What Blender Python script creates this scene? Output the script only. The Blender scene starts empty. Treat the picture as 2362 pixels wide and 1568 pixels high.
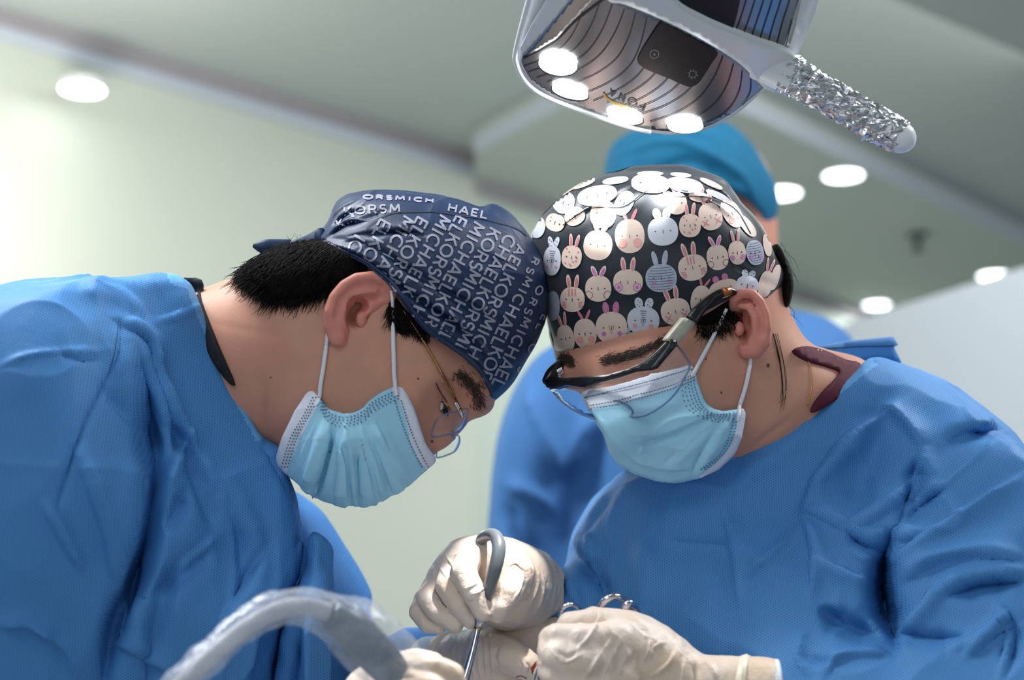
import bpy, bmesh, math, random
import numpy as np
from mathutils import Vector, Matrix, Quaternion
from mathutils.bvhtree import BVHTree
from mathutils.geometry import delaunay_2d_cdt

# ------------------------------------------------------------------ camera, world, lights
scene = bpy.context.scene
COL = scene.collection
F, CX, CY = 60.0 / 36.0 * 2362.0, 1181.0, 784.0
PITCH = math.radians(12.0)
CAMZ = 1.12
cam_data = bpy.data.cameras.new('camera')
cam_data.lens = 60.0
cam_data.sensor_width = 36.0
cam_data.clip_start = 0.05
cam_data.dof.use_dof = True
cam_data.dof.focus_distance = 1.25
cam_data.dof.aperture_fstop = 4.2
cam = bpy.data.objects.new('camera', cam_data)
COL.objects.link(cam)
cam.location = (0, 0, CAMZ)
cam.rotation_euler = (math.radians(90) + PITCH, 0, 0)
scene.camera = cam
FWD = np.array([0, math.cos(PITCH), math.sin(PITCH)])
UPV = np.array([0, -math.sin(PITCH), math.cos(PITCH)])
RGT = np.array([1.0, 0, 0])
CAMP = np.array([0, 0, CAMZ])

world = bpy.data.worlds.new('world')
scene.world = world
world.use_nodes = True
world.node_tree.nodes['Background'].inputs[0].default_value = (0.80, 0.90, 1.0, 1)
world.node_tree.nodes['Background'].inputs[1].default_value = 0.6

scene.view_settings.view_transform = 'Standard'
scene.view_settings.look = 'None'
scene.view_settings.exposure = 0.3
scene.view_settings.gamma = 1.0
scene.view_settings.use_curve_mapping = False
scene.cycles.use_denoising = True
scene.cycles.max_bounces = 8
scene.cycles.transparent_max_bounces = 16
scene.cycles.sample_clamp_indirect = 4.0


def area(name, loc, target, size, power, color=(1, 1, 1), sizey=None):
    l = bpy.data.lights.new(name, 'AREA')
    l.energy = power
    l.color = color
    l.size = size
    if sizey:
        l.shape = 'RECTANGLE'
        l.size_y = sizey
    o = bpy.data.objects.new(name, l)
    COL.objects.link(o)
    o.location = loc
    d = Vector(target) - Vector(loc)
    o.rotation_euler = d.to_track_quat('-Z', 'Y').to_euler()
    return o


def spot(name, loc, target, power, angle, blend=0.3, radius=0.01, color=(1, 1, 1)):
    l = bpy.data.lights.new(name, 'SPOT')
    l.energy = power
    l.color = color
    l.spot_size = math.radians(angle)
    l.spot_blend = blend
    l.shadow_soft_size = radius
    o = bpy.data.objects.new(name, l)
    COL.objects.link(o)
    o.location = loc
    d = Vector(target) - Vector(loc)
    o.rotation_euler = d.to_track_quat('-Z', 'Y').to_euler()
    return o


# area lights added overhead to brighten people and walls, no panels built
area('overhead_fill', (-0.75, 1.25, 2.5), (-0.35, 1.3, 1.2), 0.6, 26, (0.95, 0.98, 1.0))
area('overhead_fill', (1.15, 1.5, 2.5), (0.4, 1.4, 1.2), 0.6, 20, (0.95, 0.98, 1.0))
area('overhead_fill', (-0.6, -0.4, 2.5), (0, 1.3, 1.2), 1.0, 9, (0.93, 0.97, 1.0))
area('overhead_fill', (0.9, 3.4, 2.55), (0.2, 4.2, 1.0), 1.2, 13, (0.97, 1.0, 0.97))
area('overhead_fill', (-1.6, 2.0, 2.55), (-1.0, 3.6, 1.0), 1.0, 8, (1.0, 1.0, 0.96))


# ------------------------------------------------------------------ frame helpers
def to_world(v):
    """(x right, y up, d forward) metres in front of the camera -> world"""
    v = np.asarray(v, float)
    return CAMP + v[..., 0:1] * RGT + v[..., 1:2] * UPV + v[..., 2:3] * FWD


def L(px, py, d):
    """pixel and depth -> local metres"""
    return np.array([(px - CX) / F * d, -(py - CY) / F * d, d])


def W(px, py, d):
    return to_world(L(px, py, d)[None])[0]


def Lm(pts):
    return np.array([L(*p) for p in pts])


def pix(v):
    return np.stack([CX + v[:, 0] / v[:, 2] * F, CY - v[:, 1] / v[:, 2] * F], 1)


def onplane(px, py, z):
    """where the line of sight meets the horizontal plane z"""
    r = (px - CX) / F * RGT - (py - CY) / F * UPV + FWD
    return CAMP + r * ((z - CAMZ) / r[2])


def tag(o, label=None, cat=None, group=None, kind=None):
    if label: o['label'] = label
    if cat: o['category'] = cat
    if group: o['group'] = group
    if kind: o['kind'] = kind
    return o


def empty(name, loc, label=None, cat=None, group=None):
    o = bpy.data.objects.new(name, None)
    COL.objects.link(o)
    o.location = loc
    o.empty_display_size = 0.05
    return tag(o, label, cat, group)


def wloc(o):
    v = Vector((0, 0, 0))
    while o is not None:
        v += o.location
        o = o.parent
    return v


def link(name, verts, faces, mat, parent=None, smooth=True, local=True, mats=None, midx=None):
    """verts: local camera-metric (local=True) or world. faces: list of tuples or (n,k) array"""
    v = np.asarray(verts, float)
    if local: v = to_world(v)
    c = (v.min(0) + v.max(0)) / 2
    v = v - c
    me = bpy.data.meshes.new(name)
    if isinstance(faces, np.ndarray):
        n, k = faces.shape
        me.vertices.add(len(v))
        me.vertices.foreach_set('co', v.astype(np.float32).ravel())
        me.loops.add(n * k)
        me.loops.foreach_set('vertex_index', faces.astype(np.int32).ravel())
        me.polygons.add(n)
        me.polygons.foreach_set('loop_start', np.arange(0, n * k, k, dtype=np.int32))
        me.polygons.foreach_set('loop_total', np.full(n, k, dtype=np.int32))
        me.update(calc_edges=True)
        me.validate()
    else:
        me.from_pydata([tuple(p) for p in v], [], [tuple(f) for f in faces])
    if mats:
        for m in mats: me.materials.append(m)
        if midx is not None:
            me.polygons.foreach_set('material_index', np.asarray(midx, np.int32))
    else:
        me.materials.append(mat)
    me.polygons.foreach_set('use_smooth', np.full(len(me.polygons), smooth))
    me.update()
    o = bpy.data.objects.new(name, me)
    COL.objects.link(o)
    o.location = Vector(c)
    if parent is not None:
        o.parent = parent
        o.location = Vector(c) - wloc(parent)
    return o


def split_link(name, v, q, m, parent, regions):
    """one surface cut into a main object and named regions given as pixel outlines"""
    cpt = pix(v[q].mean(1))
    rest = np.ones(len(q), bool)
    subs = []
    for nm, poly, mm in regions:
        k = inside(cpt, np.asarray(poly, float)) & rest
        rest &= ~k
        subs.append((nm, k, mm))

    def part(mask, nm, mm, par):
        if mask.sum() == 0: return None
        u, inv = np.unique(q[mask], return_inverse=True)
        return link(nm, v[u], inv.reshape(-1, 4), mm, par)
    o = part(rest, name, m, parent)
    for nm, k, mm in subs: part(k, nm, mm, o)
    return o


def offset_band(pts, a, b, n=5):
    c = spline(pts, n, False)
    T = np.gradient(c, axis=0); T /= np.linalg.norm(T, axis=1, keepdims=True)
    N = np.stack([-T[:, 1], T[:, 0]], 1)
    return np.concatenate([c + N * a, (c + N * b)[::-1]])


# ------------------------------------------------------------------ curves in 2D / 3D
def spline(pts, n=8, closed=True):
    p = np.asarray(pts, float)
    N = len(p)
    out = []
    rng = range(N) if closed else range(N - 1)
    for i in rng:
        if closed:
            a, b, c, d = p[(i - 1) % N], p[i], p[(i + 1) % N], p[(i + 2) % N]
        else:
            a, b, c, d = p[max(i - 1, 0)], p[i], p[i + 1], p[min(i + 2, N - 1)]
        for t in np.linspace(0, 1, n, endpoint=False):
            out.append(0.5 * ((2 * b) + (-a + c) * t + (2 * a - 5 * b + 4 * c - d) * t * t + (-a + 3 * b - 3 * c + d) * t ** 3))
    if not closed: out.append(p[-1])
    return np.array(out)


def seg_dist(P, poly, closed=True):
    """distance of points P (n,2) to polyline and arclength parameter"""
    best = np.full(len(P), 1e18)
    side = np.zeros(len(P))
    arc = np.zeros(len(P))
    N = len(poly)
    tot = 0.0
    for i in range(N if closed else N - 1):
        a, b = poly[i], poly[(i + 1) % N]
        ab = b - a
        l2 = (ab ** 2).sum() + 1e-18
        ap = P - a
        t = np.clip((ap @ ab) / l2, 0, 1)
        q = ap - t[:, None] * ab
        dd = (q ** 2).sum(1)
        m = dd < best
        best[m] = dd[m]
        side[m] = (ab[0] * ap[m, 1] - ab[1] * ap[m, 0])
        arc[m] = tot + t[m] * math.sqrt(l2)
        tot += math.sqrt(l2)
    return np.sqrt(best), np.sign(side), arc, tot


def inside(P, poly):
    x, y = P[:, 0], P[:, 1]
    c = np.zeros(len(P), bool)
    N = len(poly)
    for i in range(N):
        x1, y1 = poly[i]
        x2, y2 = poly[(i + 1) % N]
        if y1 == y2: continue
        m = (y1 > y) != (y2 > y)
        c ^= m & (x < (x2 - x1) * (y - y1) / (y2 - y1) + x1)
    return c


def sdf2(X, Y, poly):
    """signed distance, positive inside, on a grid (coarse then interpolated)"""
    P = np.stack([X.ravel(), Y.ravel()], 1)
    d = seg_dist(P, poly)[0]
    s = inside(P, poly)
    return np.where(s, d, -d).reshape(X.shape)


def blur(a, n=1):
    for _ in range(n):
        a = (np.roll(a, 1, 0) + np.roll(a, -1, 0) + 2 * a) / 4
        a = (np.roll(a, 1, 1) + np.roll(a, -1, 1) + 2 * a) / 4
    return a


def resize(a, shp):
    yi = np.linspace(0, a.shape[0] - 1, shp[0])
    xi = np.linspace(0, a.shape[1] - 1, shp[1])
    y0 = np.clip(yi.astype(int), 0, a.shape[0] - 2)
    x0 = np.clip(xi.astype(int), 0, a.shape[1] - 2)
    fy = (yi - y0)[:, None]
    fx = (xi - x0)[None]
    A = a[y0][:, x0]; B = a[y0][:, x0 + 1]; C = a[y0 + 1][:, x0]; D = a[y0 + 1][:, x0 + 1]
    return (A * (1 - fx) + B * fx) * (1 - fy) + (C * (1 - fx) + D * fx) * fy


def poisson(mask, iters=220):
    """lap(phi) = -1 inside mask, coarse to fine"""
    levels = [mask]
    while min(levels[-1].shape) > 24:
        m = levels[-1]
        m = m[:m.shape[0] // 2 * 2, :m.shape[1] // 2 * 2]
        levels.append(m.reshape(m.shape[0] // 2, 2, m.shape[1] // 2, 2).mean((1, 3)) > 0.5)
    phi = np.zeros(levels[-1].shape)
    for li in range(len(levels) - 1, -1, -1):
        m = levels[li]
        if phi.shape != m.shape: phi = resize(phi, m.shape) * 4
        phi = phi * m
        for _ in range(iters if li < len(levels) - 1 else 600):
            n = np.zeros_like(phi)
            n[1:-1, 1:-1] = (phi[:-2, 1:-1] + phi[2:, 1:-1] + phi[1:-1, :-2] + phi[1:-1, 2:] + 1) / 4
            phi = n * m
    return phi


# ------------------------------------------------------------------ solid fields on a grid
def trough(v, items, zmax):
    """deep hollows between masses of cloth: the near surface is pushed back along a curve"""
    P = pix(v)
    dz = np.zeros(len(v))
    near = v[:, 2] < zmax
    for pts, depth, wd in items:
        c = spline(pts, 5, False)
        d, sd, arc, tot = seg_dist(P, c, False)
        t = arc / tot
        env = np.clip(np.minimum(t, 1 - t) * 3.2 + 0.05, 0, 1)
        w = wd * (0.35 + 0.65 * env)
        dz = np.maximum(dz, depth * 0.001 * env * np.exp(-(d / w) ** 2))
    v = v.copy()
    k = np.clip((zmax - v[:, 2]) / 0.03, 0, 1)
    s_ = 1 + dz * k / v[:, 2]
    v[:] = v * s_[:, None]
    return v


def crumple(v, q, seed, scale, amp, stretch=(1, 1, 1), p=3.0, face=True):
    """sharp-edged small creases"""
    w = v * np.array(stretch)
    w = w + 0.03 * np.stack([noise3(v, 9, seed + 5), noise3(v, 9, seed + 6), noise3(v, 9, seed + 7)], 1)
    r = (1 - np.abs(noise3(w, scale, seed)) * 1.6).clip(0, 1) ** p
    m = (noise3(v, 7, seed + 9) * 0.5 + 0.5).clip(0, 1)
    return v + normals(v, q) * (amp * r * m)[:, None]


class Vol:
    """voxel box in local camera metres; field f < 0 is solid"""
    def __init__(s, x0, x1, y0, y1, z0, z1, h):
        s.h = h
        s.xs = np.arange(x0, x1 + h, h)
        s.ys = np.arange(y0, y1 + h, h)
        s.zs = np.arange(z0, z1 + h, h)
        s.X, s.Y = np.meshgrid(s.xs, s.ys, indexing='ij')
        s.shape = (len(s.xs), len(s.ys), len(s.zs))
        s.f = np.full(s.shape, 1.0, np.float32)

    @classmethod
    def around(cls, poly, d, z0, z1, h, pad=0.012):
        p = np.array([L(a, b, d)[:2] for a, b in poly])
        return cls(p[:, 0].min() - pad, p[:, 0].max() + pad, p[:, 1].min() - pad, p[:, 1].max() + pad, z0, z1, h)

    def poly2(s, poly, d, n=6, smooth=True):
        p = spline(poly, n) if smooth else np.asarray(poly, float)
        return np.array([L(a, b, d)[:2] for a, b in p])

    def phi(s, poly, d, n=6, smooth=True):
        """pillow field of an outline: 0 on the outline, 1 at the fattest spot"""
        p = s.poly2(poly, d, n, smooth)
        sd = sdf2(s.X, s.Y, p)
        m = sd > 0
        ph = poisson(m)
        ph = blur(ph, 2) * m
        q = np.where(sd > s.h * 0.7, ph / np.maximum(sd, s.h * 0.7), 0)
        w = (sd > s.h * 0.7).astype(float)
        for _ in range(6):
            q = blur(q * w, 2) / np.maximum(blur(w, 2), 1e-6) if _ < 2 else blur(q, 1)
            if _ < 2: w = np.minimum(1, blur(w, 2) * 50)
        q = np.maximum(q, q.max() * 0.02)
        k = np.clip(sd / (5 * s.h), 0, 1)
        k = k * k * (3 - 2 * k)
        out = k * ph + (1 - k) * sd * q
        return out / ph.max(), sd

    def height(s, poly, d, T, p=0.5, n=6, smooth=True):
        ph, sd = s.phi(poly, d, n, smooth)
        return ph, sd

    def pillow(s, poly, d, T, zc=None, e=1.0, lim=None, n=6, smooth=True, front=1.0):
        """inflated outline. T half depth at the fattest spot"""
        ph, sd = s.phi(poly, d, n, smooth)
        pp = np.sign(ph) * np.abs(ph) ** e
        H2 = (T * T * pp).astype(np.float32)
        if lim is not None:
            l2 = (lim * lim)
            H2 = np.where(H2 > 0, H2 * l2 / (H2 ** 2 + l2 ** 2 + 1e-12) ** 0.5, H2).astype(np.float32)
        c = d if zc is None else zc
        z = s.zs[None, None, :] - (c[..., None] if isinstance(c, np.ndarray) else c)
        z = np.where(z < 0, z / front, z).astype(np.float32)
        Fv = z * z - H2[..., None]
        gx = np.gradient(H2, s.h, axis=0)[..., None]
        gy = np.gradient(H2, s.h, axis=1)[..., None]
        g = np.sqrt(gx * gx + gy * gy + 4 * z * z) + 0.15 * T
        return (Fv / g).astype(np.float32)

    def prism(s, poly, d, n=6, smooth=True):
        p = s.poly2(poly, d, n, smooth)
        return (-sdf2(s.X, s.Y, p)).astype(np.float32)[..., None]

    def cone(s, poly, n=6, smooth=True):
        """outline swept along the lines of sight: negative inside"""
        p = spline(poly, n) if smooth else np.asarray(poly, float)
        lo, hi = p.min(0) - 160, p.max(0) + 160
        d0 = s.zs[len(s.zs) // 2]
        step = s.h / d0 * F
        gx = np.arange(lo[0], hi[0] + step, step); gy = np.arange(lo[1], hi[1] + step, step)
        GX, GY = np.meshgrid(gx, gy, indexing='ij')
        D = -sdf2(GX, GY, p)
        out = np.empty(s.shape, np.float32)
        for k, z in enumerate(s.zs):
            px = np.clip((CX + s.xs / z * F - lo[0]) / step, 0, len(gx) - 1.001)
            py = np.clip((CY - s.ys / z * F - lo[1]) / step, 0, len(gy) - 1.001)
            i = px.astype(int); j = py.astype(int)
            fx = (px - i)[:, None]; fy = (py - j)[None]
            A = D[i][:, j]; B = D[i + 1][:, j]; C = D[i][:, j + 1]; E = D[i + 1][:, j + 1]
            out[:, :, k] = ((A * (1 - fx) + B * fx) * (1 - fy) + (C * (1 - fx) + E * fx) * fy) * z / F
        return out

    def cutr(s, g, k=0.0):
        s.f = -smin(-s.f, -g, k)

    def ell(s, c, r, R=None):
        """ellipsoid at local point c with radii r, R optional 3x3 axes (rows)"""
        x = s.xs[:, None, None] - c[0]; y = s.ys[None, :, None] - c[1]; z = s.zs[None, None, :] - c[2]
        if R is not None:
            x, y, z = (R[0][0] * x + R[0][1] * y + R[0][2] * z, R[1][0] * x + R[1][1] * y + R[1][2] * z, R[2][0] * x + R[2][1] * y + R[2][2] * z)
        k0 = np.sqrt((x / r[0]) ** 2 + (y / r[1]) ** 2 + (z / r[2]) ** 2)
        k1 = np.sqrt((x / r[0] ** 2) ** 2 + (y / r[1] ** 2) ** 2 + (z / r[2] ** 2) ** 2) + 1e-6
        return (k0 * (k0 - 1) / k1).astype(np.float32)

    def caps(s, pts, rad, k=0.0):
        """chain of tapered capsules through local points"""
        out = None
        for i in range(len(pts) - 1):
            a, b = np.asarray(pts[i]), np.asarray(pts[i + 1])
            r0, r1 = rad[i], rad[i + 1]
            lo = np.minimum(a - r0, b - r1) - 0.03
            hi = np.maximum(a + r0, b + r1) + 0.03
            ix = np.searchsorted(s.xs, [lo[0], hi[0]]); iy = np.searchsorted(s.ys, [lo[1], hi[1]]); iz = np.searchsorted(s.zs, [lo[2], hi[2]])
            if out is None: out = np.full(s.shape, 0.5, np.float32)
            x = s.xs[ix[0]:ix[1], None, None] - a[0]; y = s.ys[None, iy[0]:iy[1], None] - a[1]; z = s.zs[None, None, iz[0]:iz[1]] - a[2]
            ab = b - a
            t = np.clip((x * ab[0] + y * ab[1] + z * ab[2]) / (ab @ ab + 1e-12), 0, 1)
            dd = np.sqrt((x - t * ab[0]) ** 2 + (y - t * ab[1]) ** 2 + (z - t * ab[2]) ** 2) - (r0 + t * (r1 - r0))
            sl = (slice(*ix), slice(*iy), slice(*iz))
            out[sl] = np.minimum(out[sl], dd)
        return out

    def add(s, g, k=0.0):
        s.f = smin(s.f, g, k)

    def sub(s, g, k=0.0):
        s.f = -smin(-s.f, g, k)

    def cut(s, g):
        s.f = np.maximum(s.f, g)

    def mesh(s, relax=2):
        v, q = surfnet(s.f, s.xs[0], s.ys[0], s.zs[0], s.h)
        v = relax_mesh(v, q, relax)
        return v, q


def smin(a, b, k):
    if k <= 0: return np.minimum(a, b)
    h = np.maximum(k - np.abs(a - b), 0) / k
    return np.minimum(a, b) - h * h * k * 0.25


def surfnet(f, x0, y0, z0, h):
    f = np.pad(f, 1, constant_values=1.0)
    s = f < 0
    nx, ny, nz = f.shape
    c = [s[i:nx - 1 + i, j:ny - 1 + j, k:nz - 1 + k] for i in (0, 1) for j in (0, 1) for k in (0, 1)]
    cnt = sum(a.astype(np.int8) for a in c)
    act = (cnt > 0) & (cnt < 8)
    idx = np.full(act.shape, -1, np.int64)
    ii = np.argwhere(act)
    idx[act] = np.arange(len(ii))
    acc = np.zeros((len(ii), 3)); n = np.zeros(len(ii))
    cor = [(i, j, k) for i in (0, 1) for j in (0, 1) for k in (0, 1)]
    val = [f[ii[:, 0] + a, ii[:, 1] + b, ii[:, 2] + e].astype(float) for a, b, e in cor]
    for a in range(8):
        for b in range(a + 1, 8):
            dlt = np.array(cor[b]) - np.array(cor[a])
            if np.abs(dlt).sum() != 1: continue
            m = (val[a] < 0) != (val[b] < 0)
            t = val[a][m] / (val[a][m] - val[b][m])
            acc[m] += np.array(cor[a]) + t[:, None] * dlt
            n[m] += 1
    v = ii + acc / n[:, None]
    v = (v - 1) * h + np.array([x0, y0, z0])
    quads = []
    for ax in range(3):
        sl0 = [slice(1, -1)] * 3; sl1 = [slice(1, -1)] * 3
        sl0[ax] = slice(0, -1); sl1[ax] = slice(1, None)
        a = s[tuple(sl0)]; b = s[tuple(sl1)]
        e = np.argwhere(a != b)
        sg = a[tuple(e.T)]
        base = e.copy()
        for o in range(3):
            if o != ax: base[:, o] += 1
        u, w = (ax + 1) % 3, (ax + 2) % 3
        du = np.zeros(3, int); du[u] = 1
        dw = np.zeros(3, int); dw[w] = 1
        q = np.stack([idx[tuple((base - o).T)] for o in (du * 0, du, du + dw, dw)], 1)
        q[~sg] = q[~sg][:, ::-1]
        quads.append(q)
    q = np.concatenate(quads)
    return v, q[(q >= 0).all(1)]


def relax_mesh(v, q, n, w=0.5):
    for _ in range(n):
        a = np.zeros_like(v); c = np.zeros(len(v))
        for i in range(4):
            for j in ((i + 1) % 4, (i - 1) % 4):
                for k in range(3):
                    a[:, k] += np.bincount(q[:, i], v[q[:, j], k], len(v))
                c += np.bincount(q[:, i], minlength=len(v))
        v = v * (1 - w) + w * a / np.maximum(c, 1)[:, None]
    return v


def normals(v, q):
    n = np.cross(v[q[:, 2]] - v[q[:, 0]], v[q[:, 3]] - v[q[:, 1]])
    out = np.zeros_like(v)
    for i in range(4):
        for k in range(3):
            out[:, k] += np.bincount(q[:, i], n[:, k], len(v))
    return out / (np.linalg.norm(out, axis=1, keepdims=True) + 1e-12)


def subdivide(v, q):
    """plain 1:4 split of a quad mesh"""
    E = np.concatenate([np.sort(q[:, [i, (i + 1) % 4]], 1) for i in range(4)])
    key = E[:, 0] * len(v) + E[:, 1]
    uk, inv = np.unique(key, return_inverse=True)
    e = np.stack([uk // len(v), uk % len(v)], 1)
    mid = (v[e[:, 0]] + v[e[:, 1]]) / 2
    cen = v[q].mean(1)
    n0, n1 = len(v), len(v) + len(mid)
    m = inv.reshape(4, len(q)).T + n0
    c = np.arange(len(q)) + n1
    nq = np.concatenate([np.stack([q[:, i], m[:, i], c, m[:, (i - 1) % 4]], 1) for i in range(4)])
    return np.concatenate([v, mid, cen]), nq


def noise3(v, scale, seed=0):
    """smooth value noise, cheap"""
    rs = np.random.RandomState(seed)
    G = rs.uniform(-1, 1, (32, 32, 32))
    p = v * scale + 100
    i = np.floor(p).astype(int)
    f = p - i
    f = f * f * (3 - 2 * f)
    out = 0
    for a in (0, 1):
        for b in (0, 1):
            for c in (0, 1):
                w = (f[:, 0] if a else 1 - f[:, 0]) * (f[:, 1] if b else 1 - f[:, 1]) * (f[:, 2] if c else 1 - f[:, 2])
                out = out + w * G[(i[:, 0] + a) % 32, (i[:, 1] + b) % 32, (i[:, 2] + c) % 32]
    return out


def folds(v, q, lst, near=True, zref=None):
    """raise or sink real creases along curves. item: (pts, amp_mm, width_px, kind)
    kind 'r' round ridge, 's' ridge with one sharp flank, 'v' narrow valley"""
    n = normals(v, q)
    P = pix(v)
    off = np.zeros(len(v))
    face = np.clip(-n[:, 2] * 2.2, 0, 1) if near else 1.0
    for it in lst:
        pts, amp, wd, kind = it[:4]
        c = spline(pts, 5, closed=False) if len(pts) > 2 else np.asarray(pts, float)
        lo, hi = c.min(0) - wd * 3, c.max(0) + wd * 3
        m = np.where((P[:, 0] > lo[0]) & (P[:, 0] < hi[0]) & (P[:, 1] > lo[1]) & (P[:, 1] < hi[1]))[0]
        if len(m) == 0: continue
        d, sd, arc, tot = seg_dist(P[m], c, closed=False)
        t = arc / tot
        env = np.clip(np.minimum(t, 1 - t) * 4 + (0.12 if len(it) < 5 else it[4]), 0, 1)
        env = env * np.exp(-np.maximum(0, 0) )
        if kind == 'r':
            g = np.exp(-(d / wd) ** 2)
        elif kind == 'v':
            g = -np.exp(-np.abs(d / wd) ** 1.3)
        else:
            g = np.where(sd > 0, np.exp(-(d / (wd * 0.28)) ** 1.6), np.exp(-(d / wd) ** 1.5))
        # fade past the ends
        off[m] += amp * 0.001 * g * env
    return v + n * (off * face)[:, None]


# ------------------------------------------------------------------ sheets, tubes, decals
def sheet2d(poly, step, holes=None):
    """conforming triangulation of a polygon in pixels"""
    poly = np.asarray(poly, float)
    lo, hi = poly.min(0), poly.max(0)
    gx = np.arange(lo[0] + step / 2, hi[0], step)
    gy = np.arange(lo[1] + step / 2, hi[1], step)
    P = np.array([(x + (step / 2 if j % 2 else 0), y) for j, y in enumerate(gy) for x in gx])
    if len(P):
        m = inside(P, poly) & (seg_dist(P, poly)[0] > step * 0.45)
        P = P[m]
    n = len(poly)
    vs = [Vector(p) for p in poly] + [Vector(p) for p in P]
    ed = [(i, (i + 1) % n) for i in range(n)]
    r = delaunay_2d_cdt(vs, ed, [list(range(n))], 1, 1e-5)
    return np.array([tuple(p) for p in r[0]]), [tuple(f) for f in r[2]]


def densify(poly, step, closed=True):
    poly = np.asarray(poly, float)
    out = []
    N = len(poly)
    for i in range(N if closed else N - 1):
        a, b = poly[i], poly[(i + 1) % N]
        k = max(1, int(np.linalg.norm(b - a) / step))
        for t in range(k): out.append(a + (b - a) * t / k)
    if not closed: out.append(poly[-1])
    return np.array(out)


def thick_sheet(poly, dfun, step, th, name, mat, parent, smooth=True, xyz=False):
    """dfun(P)->depth for pixel points; th thickness in m away from the camera"""
    P, T = sheet2d(poly, step)
    d = dfun(P)
    v0 = np.stack([(P[:, 0] - CX) / F * d, -(P[:, 1] - CY) / F * d, d], 1)
    # make triangles face the camera
    a = v0[T[0][0]]; b = v0[T[0][1]]; c = v0[T[0][2]]
    if np.cross(b - a, c - a)[2] > 0: T = [t[::-1] for t in T]
    n = np.zeros_like(v0)
    Ta = np.array(T)
    fn = np.cross(v0[Ta[:, 1]] - v0[Ta[:, 0]], v0[Ta[:, 2]] - v0[Ta[:, 0]])
    for i in range(3): np.add.at(n, Ta[:, i], fn)
    n /= np.linalg.norm(n, axis=1, keepdims=True) + 1e-15
    v1 = v0 - n * th
    N = len(v0)
    faces = list(T) + [(t[0] + N, t[2] + N, t[1] + N) for t in T]
    cnt = {}
    for t in T:
        for i in range(3):
            e = (t[i], t[(i + 1) % 3])
            cnt[e] = 1
    for (a, b) in list(cnt):
        if (b, a) not in cnt: faces.append((b, a, a + N, b + N))
    return link(name, np.concatenate([v0, v1]), faces, mat, parent, smooth)


def tube(name, pts, rad, mat, parent=None, seg=12, n=6, local=True, flat=1.0, closed=False, up=None, smoothpath=True, build=True):
    """swept tube through local points, rad scalar or list; flat squashes one axis"""
    p = np.asarray(pts, float)
    r = np.full(len(p), rad) if np.isscalar(rad) else np.asarray(rad, float)
    if len(r) != len(p): r = np.interp(np.linspace(0, 1, len(p)), np.linspace(0, 1, len(r)), r)
    if smoothpath and len(p) > 2:
        rr = spline(np.stack([r, r, r], 1), n, closed)[:, 0]
        p = spline(p, n, closed)
        r = rr
    N = len(p)
    T = np.roll(p, -1, 0) - np.roll(p, 1, 0) if closed else np.gradient(p, axis=0)
    T /= np.linalg.norm(T, axis=1, keepdims=True) + 1e-12
    u = np.array([0.0, 0, 1]) if up is None else np.asarray(up, float)
    if abs(T[0] @ u) > 0.95: u = np.array([0.0, 1, 0])
    V = []
    a = u - T[0] * (u @ T[0]); a /= np.linalg.norm(a)
    for i in range(N):
        a = a - T[i] * (a @ T[i]); a /= np.linalg.norm(a) + 1e-12
        b = np.cross(T[i], a)
        for k in range(seg):
            th = 2 * math.pi * k / seg
            V.append(p[i] + r[i] * (math.cos(th) * a * flat + math.sin(th) * b))
    Fc = []
    for i in range(N if closed else N - 1):
        j = (i + 1) % N
        for k in range(seg):
            l = (k + 1) % seg
            Fc.append((i * seg + k, j * seg + k, j * seg + l, i * seg + l))
    if not closed:
        Fc.append(tuple(range(seg))[::-1] if False else tuple(range(seg)))
        Fc.append(tuple((N - 1) * seg + k for k in range(seg))[::-1])
    if not build: return np.array(V), Fc
    return link(name, V, Fc, mat, parent, True, local)


def merge(parts):
    V, Fc, off = [], [], 0
    for v, f in parts:
        V.append(np.asarray(v)); Fc += [tuple(int(i) + off for i in t) for t in f]; off += len(v)
    return np.concatenate(V), Fc


def path(surf, pts, lift, default, step=14, n=5):
    c = densify(spline(pts, n, False) if len(pts) > 2 else np.array(pts, float), step, False)
    P = np.array([on(surf, x, y, lift, default) for x, y in c])
    for _ in range(2):
        P[1:-1, 2] = np.minimum(P[1:-1, 2], (P[:-2, 2] + P[2:, 2]) / 2)
    k = P[:, 2:3] / np.maximum(c[:, :1] * 0 + 1, 1)
    return np.stack([(c[:, 0] - CX) / F * P[:, 2], -(c[:, 1] - CY) / F * P[:, 2], P[:, 2]], 1)


def on(surf, px, py, lift, default):
    h = surf.hit(px, py, lift)
    return L(px, py, default) if h is None else h


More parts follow.
